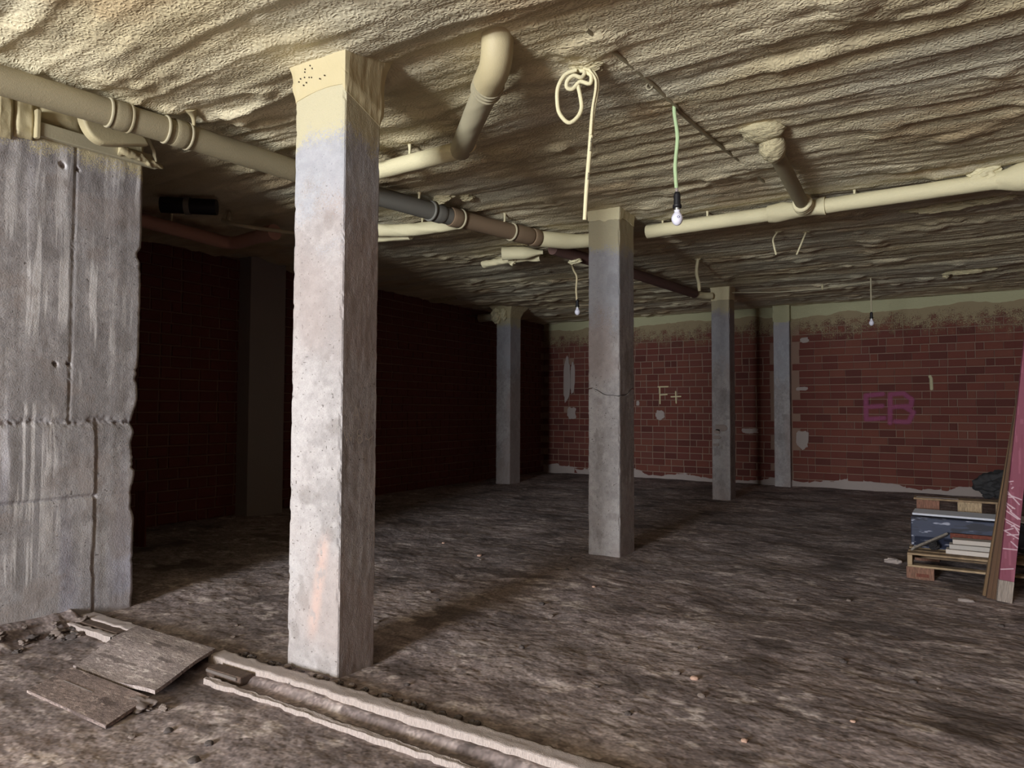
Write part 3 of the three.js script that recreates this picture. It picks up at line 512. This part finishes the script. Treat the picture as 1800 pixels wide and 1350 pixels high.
{ // pipes in the dark bay
  const t = thing('dark_bay_pipe', 'dim reddish pipe bending under the ceiling of the unlit bay', 'pipe');
  hanger(t, -7.3, -4.5, 3.55); part('run', sweep(polyCurve([[-7.2, 3.5, -3.2], [-7.36, 3.48, -5.3], [-6.55, 3.5, -5.25]], 0.15), 0.075, { radial: 18, step: 0.06, lump: 0.004 }), M.pipeRust, t);
  part('end_sleeve', sweep(polyCurve([[-6.75, 3.5, -5.26], [-6.5, 3.5, -5.24]]), 0.09, { radial: 18, seg: 4 }), M.pipeRust, t);
  const s = thing('black_pipe_fitting', 'black pipe fitting with grey band under the ceiling of the unlit bay', 'pipe fitting');
  part('body', sweep(polyCurve([[-6.75, 3.55, -4.05], [-6.35, 3.55, -4.4]]), 0.08, { radial: 18, seg: 8 }), M.black, s); part('band', sweep(polyCurve([[-6.58, 3.55, -4.2], [-6.54, 3.55, -4.235]]), 0.088, { radial: 18, seg: 2 }), M.pipeGrey, s);
  const u = thing('thin_conduit', 'thin pale conduit under the ceiling beside the first column', 'conduit');
  part('run', sweep(smoothCurve([[-6.75, 3.56, -4.75], [-6.6, 3.5, -4.8], [-6.3, 3.5, -5.5], [-6.1, 3.5, -6.2]]), 0.022, { radial: 10, step: 0.04 }), M.pipeCollar, u);
  part('clip', lump([-6.68, 3.57, -4.78], [0.03, 0.08, 0.03], 0.3, 2, 642, 2), M.pipeCollar, u);
}
{ // pale pipe into the dim column head
  const t = thing('pale_header_pipe', 'pale pipe running from the dim column head to the side wall', 'pipe');
  part('run', sweep(polyCurve([[SIDE + 0.05, 3.48, -12.4], [-8.27, 3.48, -12.4]]), 0.085, { radial: 18, step: 0.05, lump: 0.005 }), M.pipeCollar, t);
  part('foam_knot', lump([-0.14, 3.46, 0.25], [0.12, 0.15, 0.1], 0.5, 2.5, 650), M.foamPale, c4); part('foam_knot', lump([0.05, 3.5, 0.27], [0.06, 0.13, 0.07], 0.5, 2.5, 651), M.foamPale, c4);
}
{ // foam-coated ledge board, bracket and shreds on the concrete wall
  const t = thing('ledge_board', 'foam-coated board fixed along the top of the concrete wall', 'board');
  part('board', metreUV(rbox(0.05, 0.10, 0.86, 0.01).rotateX(0.02).translate(CW + 0.045, 3.44, -2.74)), M.pipeCollar, t);
  part('end_strip', metreUV(rbox(0.05, 0.2, 0.03, 0.008).translate(CW + 0.055, 3.46, -2.305)), M.foamSmooth, t);
  part('foam_crust', sweep(smoothCurve([[CW + 0.07, 3.45, -2.85], [CW + 0.08, 3.44, -3.0], [CW + 0.07, 3.42, -3.1], [CW + 0.06, 3.43, -3.2]]), (u) => 0.04 - 0.02 * u, { radial: 12, step: 0.012, lump: 0.025, freq: 20 }), M.foamSmooth, t);
  const b = thing('foam_fin', 'pale fin-shaped foam-coated bracket under the drain pipe', 'bracket');
  const s = new THREE.Shape(); s.moveTo(0, 0.13); s.bezierCurveTo(0.0, 0.02, 0.06, -0.05, 0.14, -0.05); s.bezierCurveTo(0.24, -0.04, 0.34, 0.0, 0.43, 0.02); s.bezierCurveTo(0.42, 0.05, 0.36, 0.05, 0.3, 0.06); s.bezierCurveTo(0.22, 0.07, 0.16, 0.10, 0.12, 0.14); s.closePath();
  part('fin', new THREE.ExtrudeGeometry(s, { depth: 0.05, bevelEnabled: true, bevelSize: 0.018, bevelThickness: 0.02, bevelSegments: 4, curveSegments: 16 }).rotateY(Math.PI / 2).scale(1, 1.25, 1.05).translate(CW + 0.2, 3.475, -2.5), M.foamSmooth, b);
  part('bolt_hole', new THREE.CylinderGeometry(0.009, 0.009, 0.02, 10).rotateZ(Math.PI / 2).translate(CW + 0.266, 3.52, -2.7), M.ink, b);
  part('tie', sweep(smoothCurve([[CW + 0.22, 3.56, -2.52], [CW + 0.21, 3.58, -2.51], [CW + 0.2, 3.6, -2.5]]), 0.03, { radial: 10, seg: 6 }), M.foamSmooth, b);
  const d = thing('foam_shred', 'brown shred of foam hanging at the concrete wall corner', 'foam');
  part('shred', sweep(smoothCurve([[CW + 0.2, 3.72, -2.98], [CW + 0.17, 3.6, -3.02], [CW + 0.12, 3.5, -3.1], [CW + 0.1, 3.44, -3.13]]), (u) => 0.035 - 0.02 * u, { radial: 10, step: 0.02, lump: 0.02, freq: 16, flat: 0.4 }), M.pipeTan, d);
}

// ------------------------------------------------------------------ hanging cords and lamps
function pendant(label, pts, cordMat, cordR, bulbTop, bulbLen, o = {}) {
  const t = thing('pendant_bulb', label, 'light bulb', [bulbTop[0], bulbTop[1], bulbTop[2]], 'bare bulbs on cords');
  const loc = pts.map((p) => [p[0] - bulbTop[0], p[1] - bulbTop[1], p[2] - bulbTop[2]]), r = bulbLen * 0.31;
  part('cord', sweep(smoothCurve(loc), cordR, { radial: 10, step: 0.015, lump: o.lump || 0, freq: 10 }), cordMat, t);
  if (o.tip) part('cord_tip', sweep(smoothCurve(o.tip.map((p) => [p[0] - bulbTop[0], p[1] - bulbTop[1], p[2] - bulbTop[2]])), cordR * 0.7, { radial: 8, step: 0.02 }), M.plaster, t);
  part('socket', new THREE.LatheGeometry([[0.001, 0.09], [0.014, 0.088], [0.02, 0.07], [0.02, 0.015], [0.026, 0.012], [0.026, -0.006], [0.001, -0.008]].map((p) => new THREE.Vector2(p[0] * bulbLen / 0.11, p[1] * bulbLen / 0.11)).reverse(), 20), M.black, t);
  part('screw_base', new THREE.CylinderGeometry(r * 0.42, r * 0.42, bulbLen * 0.16, 18).translate(0, -bulbLen * 0.12, 0), M.metal, t);
  const pr = []; for (let i = 0; i <= 20; i++) { const a = i / 20 * Math.PI, y = Math.cos(a); const rad = Math.sin(a) * r * (y > 0 ? 1 - 0.42 * Math.pow(y, 1.2) : 1); pr.push(new THREE.Vector2(Math.max(0.0006, rad + (y > 0.75 ? 0.42 * r * ss(0.75, 1, y) : 0)), y * bulbLen * 0.42)); }
  part('glass', new THREE.LatheGeometry(pr.reverse(), 26).translate(0, -bulbLen * 0.6, 0), M.bulb, t);
  if (o.mark) part('printed_mark', new THREE.TorusGeometry(0.008, 0.002, 6, 16).scale(1, 0.75, 0.6).translate(0, -bulbLen * 0.62, r * 0.985).rotateY(32 * Math.PI / 180), M.inkBlue, t);
  return t;
}
pendant('bare bulb on a thick pale green cord in front of the cream pipe', [[-1.66, ceilY(-1.66, -4.72) + 0.03, -4.72], [-1.665, 3.6, -4.73], [-1.646, 3.42, -4.74], [-1.664, 3.22, -4.742], [-1.659, 3.06, -4.75]], M.cordGreen, 0.014, [-1.657, 2.93, -4.757], 0.13, { lump: 0.004, mark: true, tip: [[-1.659, 3.07, -4.75], [-1.657, 3.0, -4.757]] });
pendant('bare bulb on a cream cord beside the cracked column', [[-4.86, ceilY(-4.86, -9.28) + 0.03, -9.28], [-4.83, 3.59, -9.3], [-4.79, 3.5, -9.32], [-4.8, 3.3, -9.33], [-4.79, 3.12, -9.335]], M.cordTan, 0.014, [-4.785, 3.05, -9.34], 0.13);
pendant('small bare bulb on a thin cord in front of the brick wall', [[-1.19, ceilY(-1.19, -12.54) + 0.03, -12.54], [-1.19, 3.3, -12.55], [-1.187, 3.08, -12.56]], M.pipeCollar, 0.012, [-1.19, 3.0, -12.56], 0.12);
{ // coil of cream cable with a hanging tail
  const t = thing('cable_coil', 'cream cable knotted in a loop with a long printed tail', 'cable', [-1.96, 3.6, -3.85]); const L = (a) => a.map((p) => [p[0] + 1.96, p[1] - 3.6, p[2] + 3.85]);
  part('loop', sweep(smoothCurve(L([[-1.97, 3.6, -3.83], [-2.03, 3.575, -3.80], [-2.07, 3.5, -3.78], [-2.08, 3.42, -3.785], [-2.067, 3.335, -3.795], [-2.02, 3.28, -3.827], [-1.975, 3.315, -3.854], [-1.954, 3.37, -3.866], [-1.958, 3.44, -3.86], [-1.97, 3.51, -3.85]])), 0.0125, { radial: 12, step: 0.012 }), M.foamPale, t);
  part('knot', sweep(smoothCurve(L([[-1.92, 3.66, -3.87], [-1.93, 3.6, -3.87], [-1.89, 3.56, -3.87], [-1.90, 3.515, -3.875], [-1.955, 3.53, -3.85], [-2.0, 3.487, -3.83], [-2.026, 3.495, -3.81], [-2.02, 3.53, -3.80], [-1.98, 3.56, -3.81], [-1.94, 3.55, -3.84], [-1.93, 3.59, -3.86], [-1.98, 3.61, -3.86], [-2.03, 3.6, -3.84]])), 0.0125, { radial: 12, step: 0.01, lump: 0.002 }), M.foamPale, t);
  part('tie_wire', sweep(smoothCurve(L([[-1.95, ceilY(-1.95, -3.9) + 0.03, -3.9], [-1.94, 3.6, -3.87], [-1.93, 3.56, -3.86]])), 0.006, { radial: 8, step: 0.01 }), M.foamPale, t);
  part('foam_lump', lump([0.04, 0.03, -0.05], [0.1, 0.03, 0.06], 0.6, 2, 660), M.foam, t);
  const tail = part('tail', sweep(smoothCurve(L([[-1.94, 3.62, -3.86], [-1.90, 3.6, -3.89], [-1.87, 3.54, -3.908], [-1.895, 3.336, -3.905], [-1.913, 3.126, -3.902], [-1.935, 2.88, -3.9], [-1.948, 2.68, -3.9]])), (u) => 0.0165 - 0.004 * u, { radial: 12, step: 0.015 }), M.foamPale, t);
  part('tail_strand', sweep(smoothCurve(L([[-1.9, 3.6, -3.86], [-1.865, 3.53, -3.885], [-1.888, 3.36, -3.888], [-1.9, 3.2, -3.889]])), 0.008, { radial: 8, step: 0.02 }), M.foamPale, t);
  for (let i = 0; i < 13; i++) { const u = i < 9 ? 0.42 + i * 0.011 : 0.67 + (i - 9) * 0.013, y = lerp(3.54, 2.68, u), x = lerp(-1.87, -1.948, u); part('printed_mark', new THREE.BoxGeometry(0.006 + 0.006 * rnd(), 0.006, 0.002).rotateY(28 * Math.PI / 180).translate(x + 1.96 + 0.0063, y - 3.6, -3.903 + 3.85 + 0.0128), M.ink, tail); }
}
{ // conduit along the ceiling to the first bulb and on
  const t = thing('ceiling_conduit', 'thin conduit half buried in the ceiling foam leading to the green cord', 'conduit');
  const pts = []; for (let i = 0; i <= 60; i++) { const u = i / 60, x = lerp(-1.74, -1.5, u) + (u < 0.4 ? 0.0 : -0.02), z = lerp(-3.5, -6.75, u); pts.push([x, H - 0.012 + 0.01 * Math.sin(u * 9), z]); }
  part('run', sweep(smoothCurve(pts), 0.014, { radial: 10, step: 0.05 }), M.pipeTan, t);
  part('clip', new THREE.TorusGeometry(0.022, 0.005, 6, 14).translate(-1.7, H - 0.012, -4.35), M.pipeCollar, t);
  const w = thing('ceiling_cable', 'thin pale cable strung under the foam from the slim column to the small bulb', 'cable');
  part('run', sweep(smoothCurve([[-3.4, 3.56, -12.3], [-2.6, 3.52, -12.42], [-1.9, 3.53, -12.5], [-1.2, 3.58, -12.54]]), 0.009, { radial: 8, step: 0.06 }), M.pipeCollar, w); part('staple', lump([-1.9, 3.56, -12.5], [0.02, 0.05, 0.02], 0.2, 2, 661, 2), M.foam, w);
}
function strap(label, pts, r, mat = M.foamPale) { const t = thing('hanging_strap', label, 'strap', [0, 0, 0], 'cut pipe straps hanging from the foam'); part('strap', sweep(smoothCurve(pts), r, { radial: 8, step: 0.02, lump: r * 0.3, freq: 12 }), mat, t); part('foam_root', lump([pts[0][0], pts[0][1] - 0.01, pts[0][2]], [0.05, 0.03, 0.03], 0.5, 2, 670, 2), M.foam, t); return t; }
strap('bent cut strap hanging behind the cream pipe', [[-1.79, ceilY(-1.79, -8.71) + 0.02, -8.71], [-1.85, 3.54, -8.67], [-1.845, 3.47, -8.68], [-1.825, 3.36, -8.7]], 0.011);
strap('straight slanting cut strap hanging behind the cream pipe', [[-1.51, ceilY(-1.51, -8.88) + 0.02, -8.88], [-1.56, 3.52, -8.86], [-1.62, 3.36, -8.83]], 0.011);
strap('white strap hanging by the joint of the brown drain pipe', [[-3.11, ceilY(-3.11, -9.8) + 0.02, -9.8], [-3.13, 3.46, -9.79], [-3.11, 3.32, -9.81], [-3.1, 3.2, -9.82]], 0.024);

// ------------------------------------------------------------------ floor strips and cover board
function strip(name, label, x0, x1, z, w, h, mat, seed) {          // crumbling kerb with ragged edges
  const t = thing(name, label, 'kerb', [(x0 + x1) / 2, 0, z], 'kerb strips in the floor'), cx = (x0 + x1) / 2;
  const g = grid(steps(x0, x1, 0.012), steps(0, 1, 1 / 10), (x, s) => {
    const ra = 0.012 * (fbm(x * 14, 1, 3, seed) - 0.5) * 2, rb = 0.018 * (fbm(x * 18, 5, 3, seed + 1) - 0.5) * 2, za = w / 2 + ra, zb = -w / 2 + rb, e = clamp(Math.min(s, 1 - s) / 0.12);
    const y = s === 0 || s === 1 ? -0.09 : h * (0.55 + 0.45 * e) + 0.006 * (fbm(x * 9, s * 5, 3, seed + 2) - 0.5); return [x - cx, y, lerp(za, zb, clamp((s - 0.06) / 0.88)), x, s * w];
  });
  const ends = [x0, x1].map((x) => box(x - cx - 0.004, x - cx + 0.004, -0.09, h * 0.7, -w / 2 + 0.015, w / 2 - 0.015)); part('kerb', [g, ...ends], mat, t); return t;
}
strip('kerb_strip', 'wide pale plaster kerb running from the cover board past the first column', -3.84, -0.6, -2.72, 0.115, 0.028, M.plaster, 701);
strip('kerb_strip', 'wide pale plaster kerb stub between concrete wall and cover board', -5.36, -4.62, -2.735, 0.11, 0.024, M.plaster, 703);
strip('kerb_strip', 'narrow pale strip in front of the wide kerb', -3.62, -1.75, -2.50, 0.042, -0.012, M.plaster, 705);
strip('kerb_strip', 'narrow pale strip stub beside the concrete wall', -5.3, -4.72, -2.575, 0.05, 0.012, M.plaster, 707);
{
  const t = thing('cover_board', 'worn grey plywood board laid across the floor kerbs', 'board', [-4.155, 0, -2.46]);
  const g = grid(steps(-0.42, 0.42, 0.03), steps(-0.26, 0.26, 0.03).reverse(), (x, z) => [x + z * 0.45 + 0.004 * (fbm(z * 12, 1, 2, 711) - 0.5), 0.048 + 0.004 * (fbm(x * 3, z * 3, 3, 712) - 0.5) - 0.062 * ss(-0.12, 0.26, z) * (1 - 0.5 * ss(0.0, 0.42, x)), z, x, z]);
  const b = g.clone(); b.translate(0, -0.02, 0); const rim = []; const P = g.attributes.position, nu = steps(-0.42, 0.42, 0.03).length, nv = steps(-0.26, 0.26, 0.03).length, idx = [];
  for (let i = 0; i < nu; i++) idx.push(i); for (let j = 1; j < nv; j++) idx.push(j * nu + nu - 1); for (let i = nu - 2; i >= 0; i--) idx.push((nv - 1) * nu + i); for (let j = nv - 2; j >= 0; j--) idx.push(j * nu);
  const Q = [], U = []; for (let i = 0; i < idx.length - 1; i++) { const a = idx[i], c = idx[i + 1], A = [P.getX(a), P.getY(a), P.getZ(a)], B = [P.getX(c), P.getY(c), P.getZ(c)], A2 = [A[0], A[1] - 0.02, A[2]], B2 = [B[0], B[1] - 0.02, B[2]]; Q.push(...A, ...B2, ...A2, ...A, ...B, ...B2); for (let k = 0; k < 6; k++) U.push(i * 0.03, k % 2 * 0.02); }
  const r = new THREE.BufferGeometry(); r.setAttribute('position', new THREE.Float32BufferAttribute(Q, 3)); r.setAttribute('uv', new THREE.Float32BufferAttribute(U, 2)); r.computeVertexNormals();
  part('panel', [g, b, r], std(0xffffff, { map: rep(dirtTex, 0.7, 2.4), bumpMap: rep(grainTex, 2, 5), bumpScale: 0.002 }), t);
  const w = thing('floor_offcut', 'brown timber offcut lying in the slot beside the cover board', 'offcut', [-3.55, -0.01, -2.6]); part('offcut', rbox(0.3, 0.05, 0.085, 0.006).rotateY(0.02), wood(0x6b5a52), w); part('pale_edge', rbox(0.27, 0.016, 0.012, 0.003).translate(-0.01, 0.012, 0.046), M.plaster, w);
  const w2 = thing('floor_offcut', 'short brown timber offcut between the kerb stubs by the wall', 'offcut', [-5.02, -0.005, -2.65]); part('offcut', rbox(0.52, 0.04, 0.07, 0.006), wood(0x6b5a52), w2);
  const bb = thing('buried_board', 'thin board half sunk in the dirt below the cover board', 'board', [-3.96, -0.024, -2.03]);
  part('panel', metreUV(rbox(0.8, 0.02, 0.3, 0.005).applyMatrix4(new THREE.Matrix4().makeShear(0, 0, 0, 0, 0.45, 0)).rotateX(0.03)), std(0xe6dedb, { map: rep(dirtTex, 0.7, 1.4), bumpMap: rep(grainTex, 2, 5), bumpScale: 0.002 }), bb); part('pale_line', rbox(0.3, 0.004, 0.008, 0.001).translate(-0.14, 0.011, -0.02), M.plaster, bb);
  const s = thing('broken_slab', 'broken flake of slab poking out under the cover board', 'slab', [-3.66, -0.05, -2.13]);
  part('flake', lump([0, 0, 0], [0.15, 0.035, 0.07], 0.8, 2.2, 720), std(0x6b605c), s); part('flake', lump([0.17, 0.0, -0.04], [0.04, 0.025, 0.025], 0.8, 2, 721), M.clodA, s);
  const m = thing('dirt_mound', 'low ridge of crumbled dirt at the foot of the first column', 'dirt', [-3.1, 0, -2.82]); m.userData.kind = 'stuff';
  for (let i = 0; i < 40; i++) { const x = -0.7 + 1.9 * i / 40 + rr(-0.05, 0.05), z = rr(-0.02, 0.01), k = rr(0.010, 0.026); part('crumb', lump([x, 0.005, z], [k, k * 0.6, k], 0.6, 1.6, 730 + i, 1), i % 3 ? M.clodB : M.clodA, m); }
}

// ------------------------------------------------------------------ pallet pile and leaning timber
{
  const px0 = -0.44, px1 = 0.78, pz0 = -7.42, pz1 = -8.5, y0 = 0.1;
  const wd = [wood(0xb09a80), wood(0x9c876f), wood(0xc0ab8f), wood(0x86725e)];
  const t = thing('wooden_pallet', 'wooden pallet raised on timber blocks, loaded with scrap', 'pallet', [(px0 + px1) / 2, y0, (pz0 + pz1) / 2]); const hx = (px1 - px0) / 2, hz = (pz0 - pz1) / 2;
  for (const x of [-hx + 0.02, 0.02, hx - 0.02]) part('stringer', rbox(0.04, 0.09, hz * 2, 0.004).translate(x, 0.064, 0), wd[2], t);
  for (let i = 0; i < 7; i++) part('deck_board', rbox(hx * 2, 0.018, 0.1, 0.003).translate(0, 0.118, hz - 0.05 - i * (2 * hz - 0.1) / 6), wd[i % 4], t);
  for (let i = 0; i < 3; i++) part('bottom_board', rbox(hx * 2, 0.018, 0.1, 0.003).translate(0, 0.01, hz - 0.05 - i * (2 * hz - 0.1) / 2), wd[(i + 2) % 4], t);
  for (const [x, z, l] of [[px0 + 0.1, pz0 - 0.06, 'reddish timber block under the near corner of the pallet'], [px1 - 0.15, pz0 - 0.06, 'reddish timber block under the pallet corner by the leaning timber'], [px0 + 0.12, pz1 + 0.07, 'reddish timber block under the rear corner of the pallet'], [px1 - 0.15, pz1 + 0.07, 'reddish timber block under the rear far corner of the pallet']]) {
    const b = thing('timber_block', l, 'block', [x, 0, z], 'blocks under the pallet'); part('block', rbox(0.22, 0.115, 0.1, 0.006).translate(0, 0.045, 0), wood(0x8c6a5c), b); part('stamp', rbox(0.1, 0.03, 0.004, 0.001).translate(0.02, 0.03, 0.05), wood(0x7c4a3e), b);
  }
  const Y = y0 + 0.128;
  const bx = thing('blue_box', 'blue carton with pale scuffs on the back of the pallet', 'box', [0.12, Y, -8.14]);
  const blueT = texture(256, 128, (u, v) => { let c = mix3([32, 37, 56], [44, 50, 70], fbm(u * 5, v * 4, 3, 751)); c = mix3(c, [130, 132, 146], ss(0.68, 0.76, fbm(u * 9, v * 6, 3, 752))); return mix3(c, [22, 24, 38], ss(0.62, 0.72, fbm(u * 6 + 4, v * 5, 3, 753))); }, true);
  part('carton', rbox(1.1, 0.27, 0.62, 0.012).translate(0, 0.137, 0), std(0xffffff, { map: blueT, roughness: 0.7 }), bx); part('front_flap', rbox(0.8, 0.012, 0.2, 0.004).rotateX(0.5).translate(-0.12, 0.06, 0.36), std(0xffffff, { map: blueT, roughness: 0.7 }), bx);
  const wb = thing('white_board', 'long pale grey board lying on the blue carton', 'board', [0.06, Y + 0.302, -7.98]); part('board', rbox(0.95, 0.02, 0.24, 0.004).rotateY(-0.05).rotateX(0.07), std(0xb9bcc6, { bumpMap: rep(grainTex, 2, 2), bumpScale: 0.001 }), wb);
  const up = thing('pallet_scrap', 'broken pallet end with rusty blocks on top of the pile', 'pallet', [0.0, Y + 0.275, -8.33]);
  for (let i = 0; i < 2; i++) part('deck_board', rbox(0.85, 0.02, 0.1, 0.003).translate(0, 0.13 + i * 0.002, -0.1 + 0.14 * i), wd[i], up); part('bottom_board', rbox(0.85, 0.02, 0.1, 0.003).translate(0, 0.012, 0.04), wd[3], up);
  for (const [x, c] of [[-0.3, 0x8c6658], [0.05, 0xb5a288], [0.36, 0x9a866e]]) part('block', rbox(0.2, 0.1, 0.12, 0.004).translate(x, 0.072, 0.03), wood(c), up);
  part('strap', rbox(0.36, 0.006, 0.02, 0.002).translate(-0.22, 0.148, 0.07), M.plaster, up);
  const bag = thing('black_bag', 'crumpled black plastic bag on top of the pallet pile', 'bag', [0.28, Y + 0.49, -8.3]);
  part('sack', [lump([0, 0.08, 0], [0.17, 0.13, 0.14], 0.7, 2.6, 761), lump([0.25, 0.05, 0.02], [0.16, 0.1, 0.13], 0.8, 2.8, 762)], std(0x141316, { roughness: 0.85 }), bag);
  for (let i = 0; i < 3; i++) { const b = thing('white_plank', ['bottom', 'middle', 'top'][i] + ' white plank in the short stack on the pallet front', 'plank', [0.12 + 0.01 * i, Y + 0.021 + i * 0.042, -7.60 - i * 0.035], 'white planks on the pallet'); part('plank', rbox(0.52 - 0.03 * i, 0.04, 0.14, 0.004).rotateY(0.03 * (i - 1)), std([0xb8afa8, 0xa49e99, 0xafa69f][i], { bumpMap: rep(grainTex, 2, 2), bumpScale: 0.001 }), b); }
  const g = thing('grey_plank', 'narrow grey plank slanting across the pallet corner onto the blue carton', 'plank', [-0.2, Y, -7.6]); part('plank', bar([-0.2, 0.03, 0.14], [0.06, 0.14, -0.16], 0.055, 0.02), std(0x9c9894, { map: woodTex }), g);
  const rg = thing('dark_rag', 'dark crumpled rag beside the white planks', 'rag', [-0.24, Y + 0.035, -7.64]); part('cloth', lump([0, 0.01, 0], [0.045, 0.035, 0.05], 0.6, 2.5, 763), std(0x1d1a1c), rg);
  const rs = thing('red_scrap', 'reddish scrap strip behind the white planks', 'scrap', [0.1, Y + 0.13, -7.79]); part('strip', rbox(0.42, 0.05, 0.04, 0.006), wood(0x7c4438), rs);
  const ch = thing('plaster_chip', 'white plaster chip on the floor beside the pallet', 'chip', [-0.6, 0.0, -8.05]); part('chip', lump([0, 0.015, 0], [0.07, 0.03, 0.04], 0.5, 2, 764, 2), M.plaster, ch);
  const ch2 = thing('plaster_chip', 'flat white plaster chip on the floor before the leaning timber', 'chip', [0.0, 0, -6.75]); part('chip', lump([0, 0.008, 0], [0.06, 0.015, 0.03], 0.5, 2, 765, 2), M.plaster, ch2);
}
{ // timber leaning on the cream pipe
  const lean = (name, label, cat) => thing(name, label, cat, [0, 0, 0]);
  const a = lean('leaning_timber', 'long brown timber leaning on the cream pipe beside the red plank', 'timber'); part('timber', bar([0.19, -0.005, -6.98], [0.69, 3.4, -7.13], 0.1, 0.045, 0.004), wood(0x6c5240), a);
  const a2 = lean('leaning_batten', 'thin pale brown batten leaning behind the brown timber', 'timber'); part('batten', bar([0.135, -0.005, -7.06], [0.69, 3.43, -7.19], 0.035, 0.03, 0.004), wood(0x8a7054), a2);
  const cv = document.createElement('canvas'); cv.width = 64; cv.height = 1024; const c = cv.getContext('2d'); c.fillStyle = '#703546'; c.fillRect(0, 0, 64, 1024);
  for (let i = 0; i < 260; i++) { c.fillStyle = `rgba(${rnd() < 0.5 ? '100,38,54' : '150,90,106'},0.35)`; c.fillRect(rnd() * 64, rnd() * 1024, 2 + rnd() * 4, 10 + rnd() * 50); }
  c.strokeStyle = '#b098a0'; c.lineWidth = 2.5; for (let i = 0; i < 20; i++) { const y = 120 + i * 8; c.beginPath(); c.moveTo(14 + rnd() * 22, y + rnd() * 20); c.lineTo(30 + rnd() * 26, y + (rnd() - 0.5) * 34); c.stroke(); } for (let i = 0; i < 9; i++) { const y = 60 + i * 95 + rnd() * 40, x = rnd() * 40; c.beginPath(); c.moveTo(x, y); c.lineTo(x + 10 + rnd() * 14, y + (rnd() - 0.5) * 30); c.stroke(); }
  const T = new THREE.CanvasTexture(cv); T.colorSpace = THREE.SRGBColorSpace;
  const b = lean('leaning_plank', 'pink-red painted plank with white scuffs leaning on the cream pipe', 'plank'); const P0 = [0.26, -0.005, -6.93], P1 = [0.62, 3.38, -7.06], at = (k) => P0.map((v, i) => lerp(v, P1[i], k));
  const gm = bar(at(0.05), P1, 0.1, 0.05, 0.003); { const p = gm.attributes.position, u = gm.attributes.uv; for (let i = 0; i < p.count; i++) u.setXY(i, (p.getX(i) - 0.2) * 4, 1 - p.getY(i) / 3.5 * 1.0); }
  part('painted_length', gm, std(0xffffff, { map: T, roughness: 0.7 }), b); part('bare_end', bar(P0, at(0.05), 0.102, 0.052, 0.003), std(0xa59c98, { map: woodTex }), b, 'pale unpainted end');
  const r = thing('red_board', 'dim reddish board standing in the unlit bay by the concrete wall', 'board', [-7.62, 0, -4.42]); part('board', rbox(0.12, 0.62, 0.03, 0.004).rotateY(0.5).translate(0, 0.3, 0), wood(0x7a3a30), r);
}
shade(scene);
renderer.render(scene, camera);
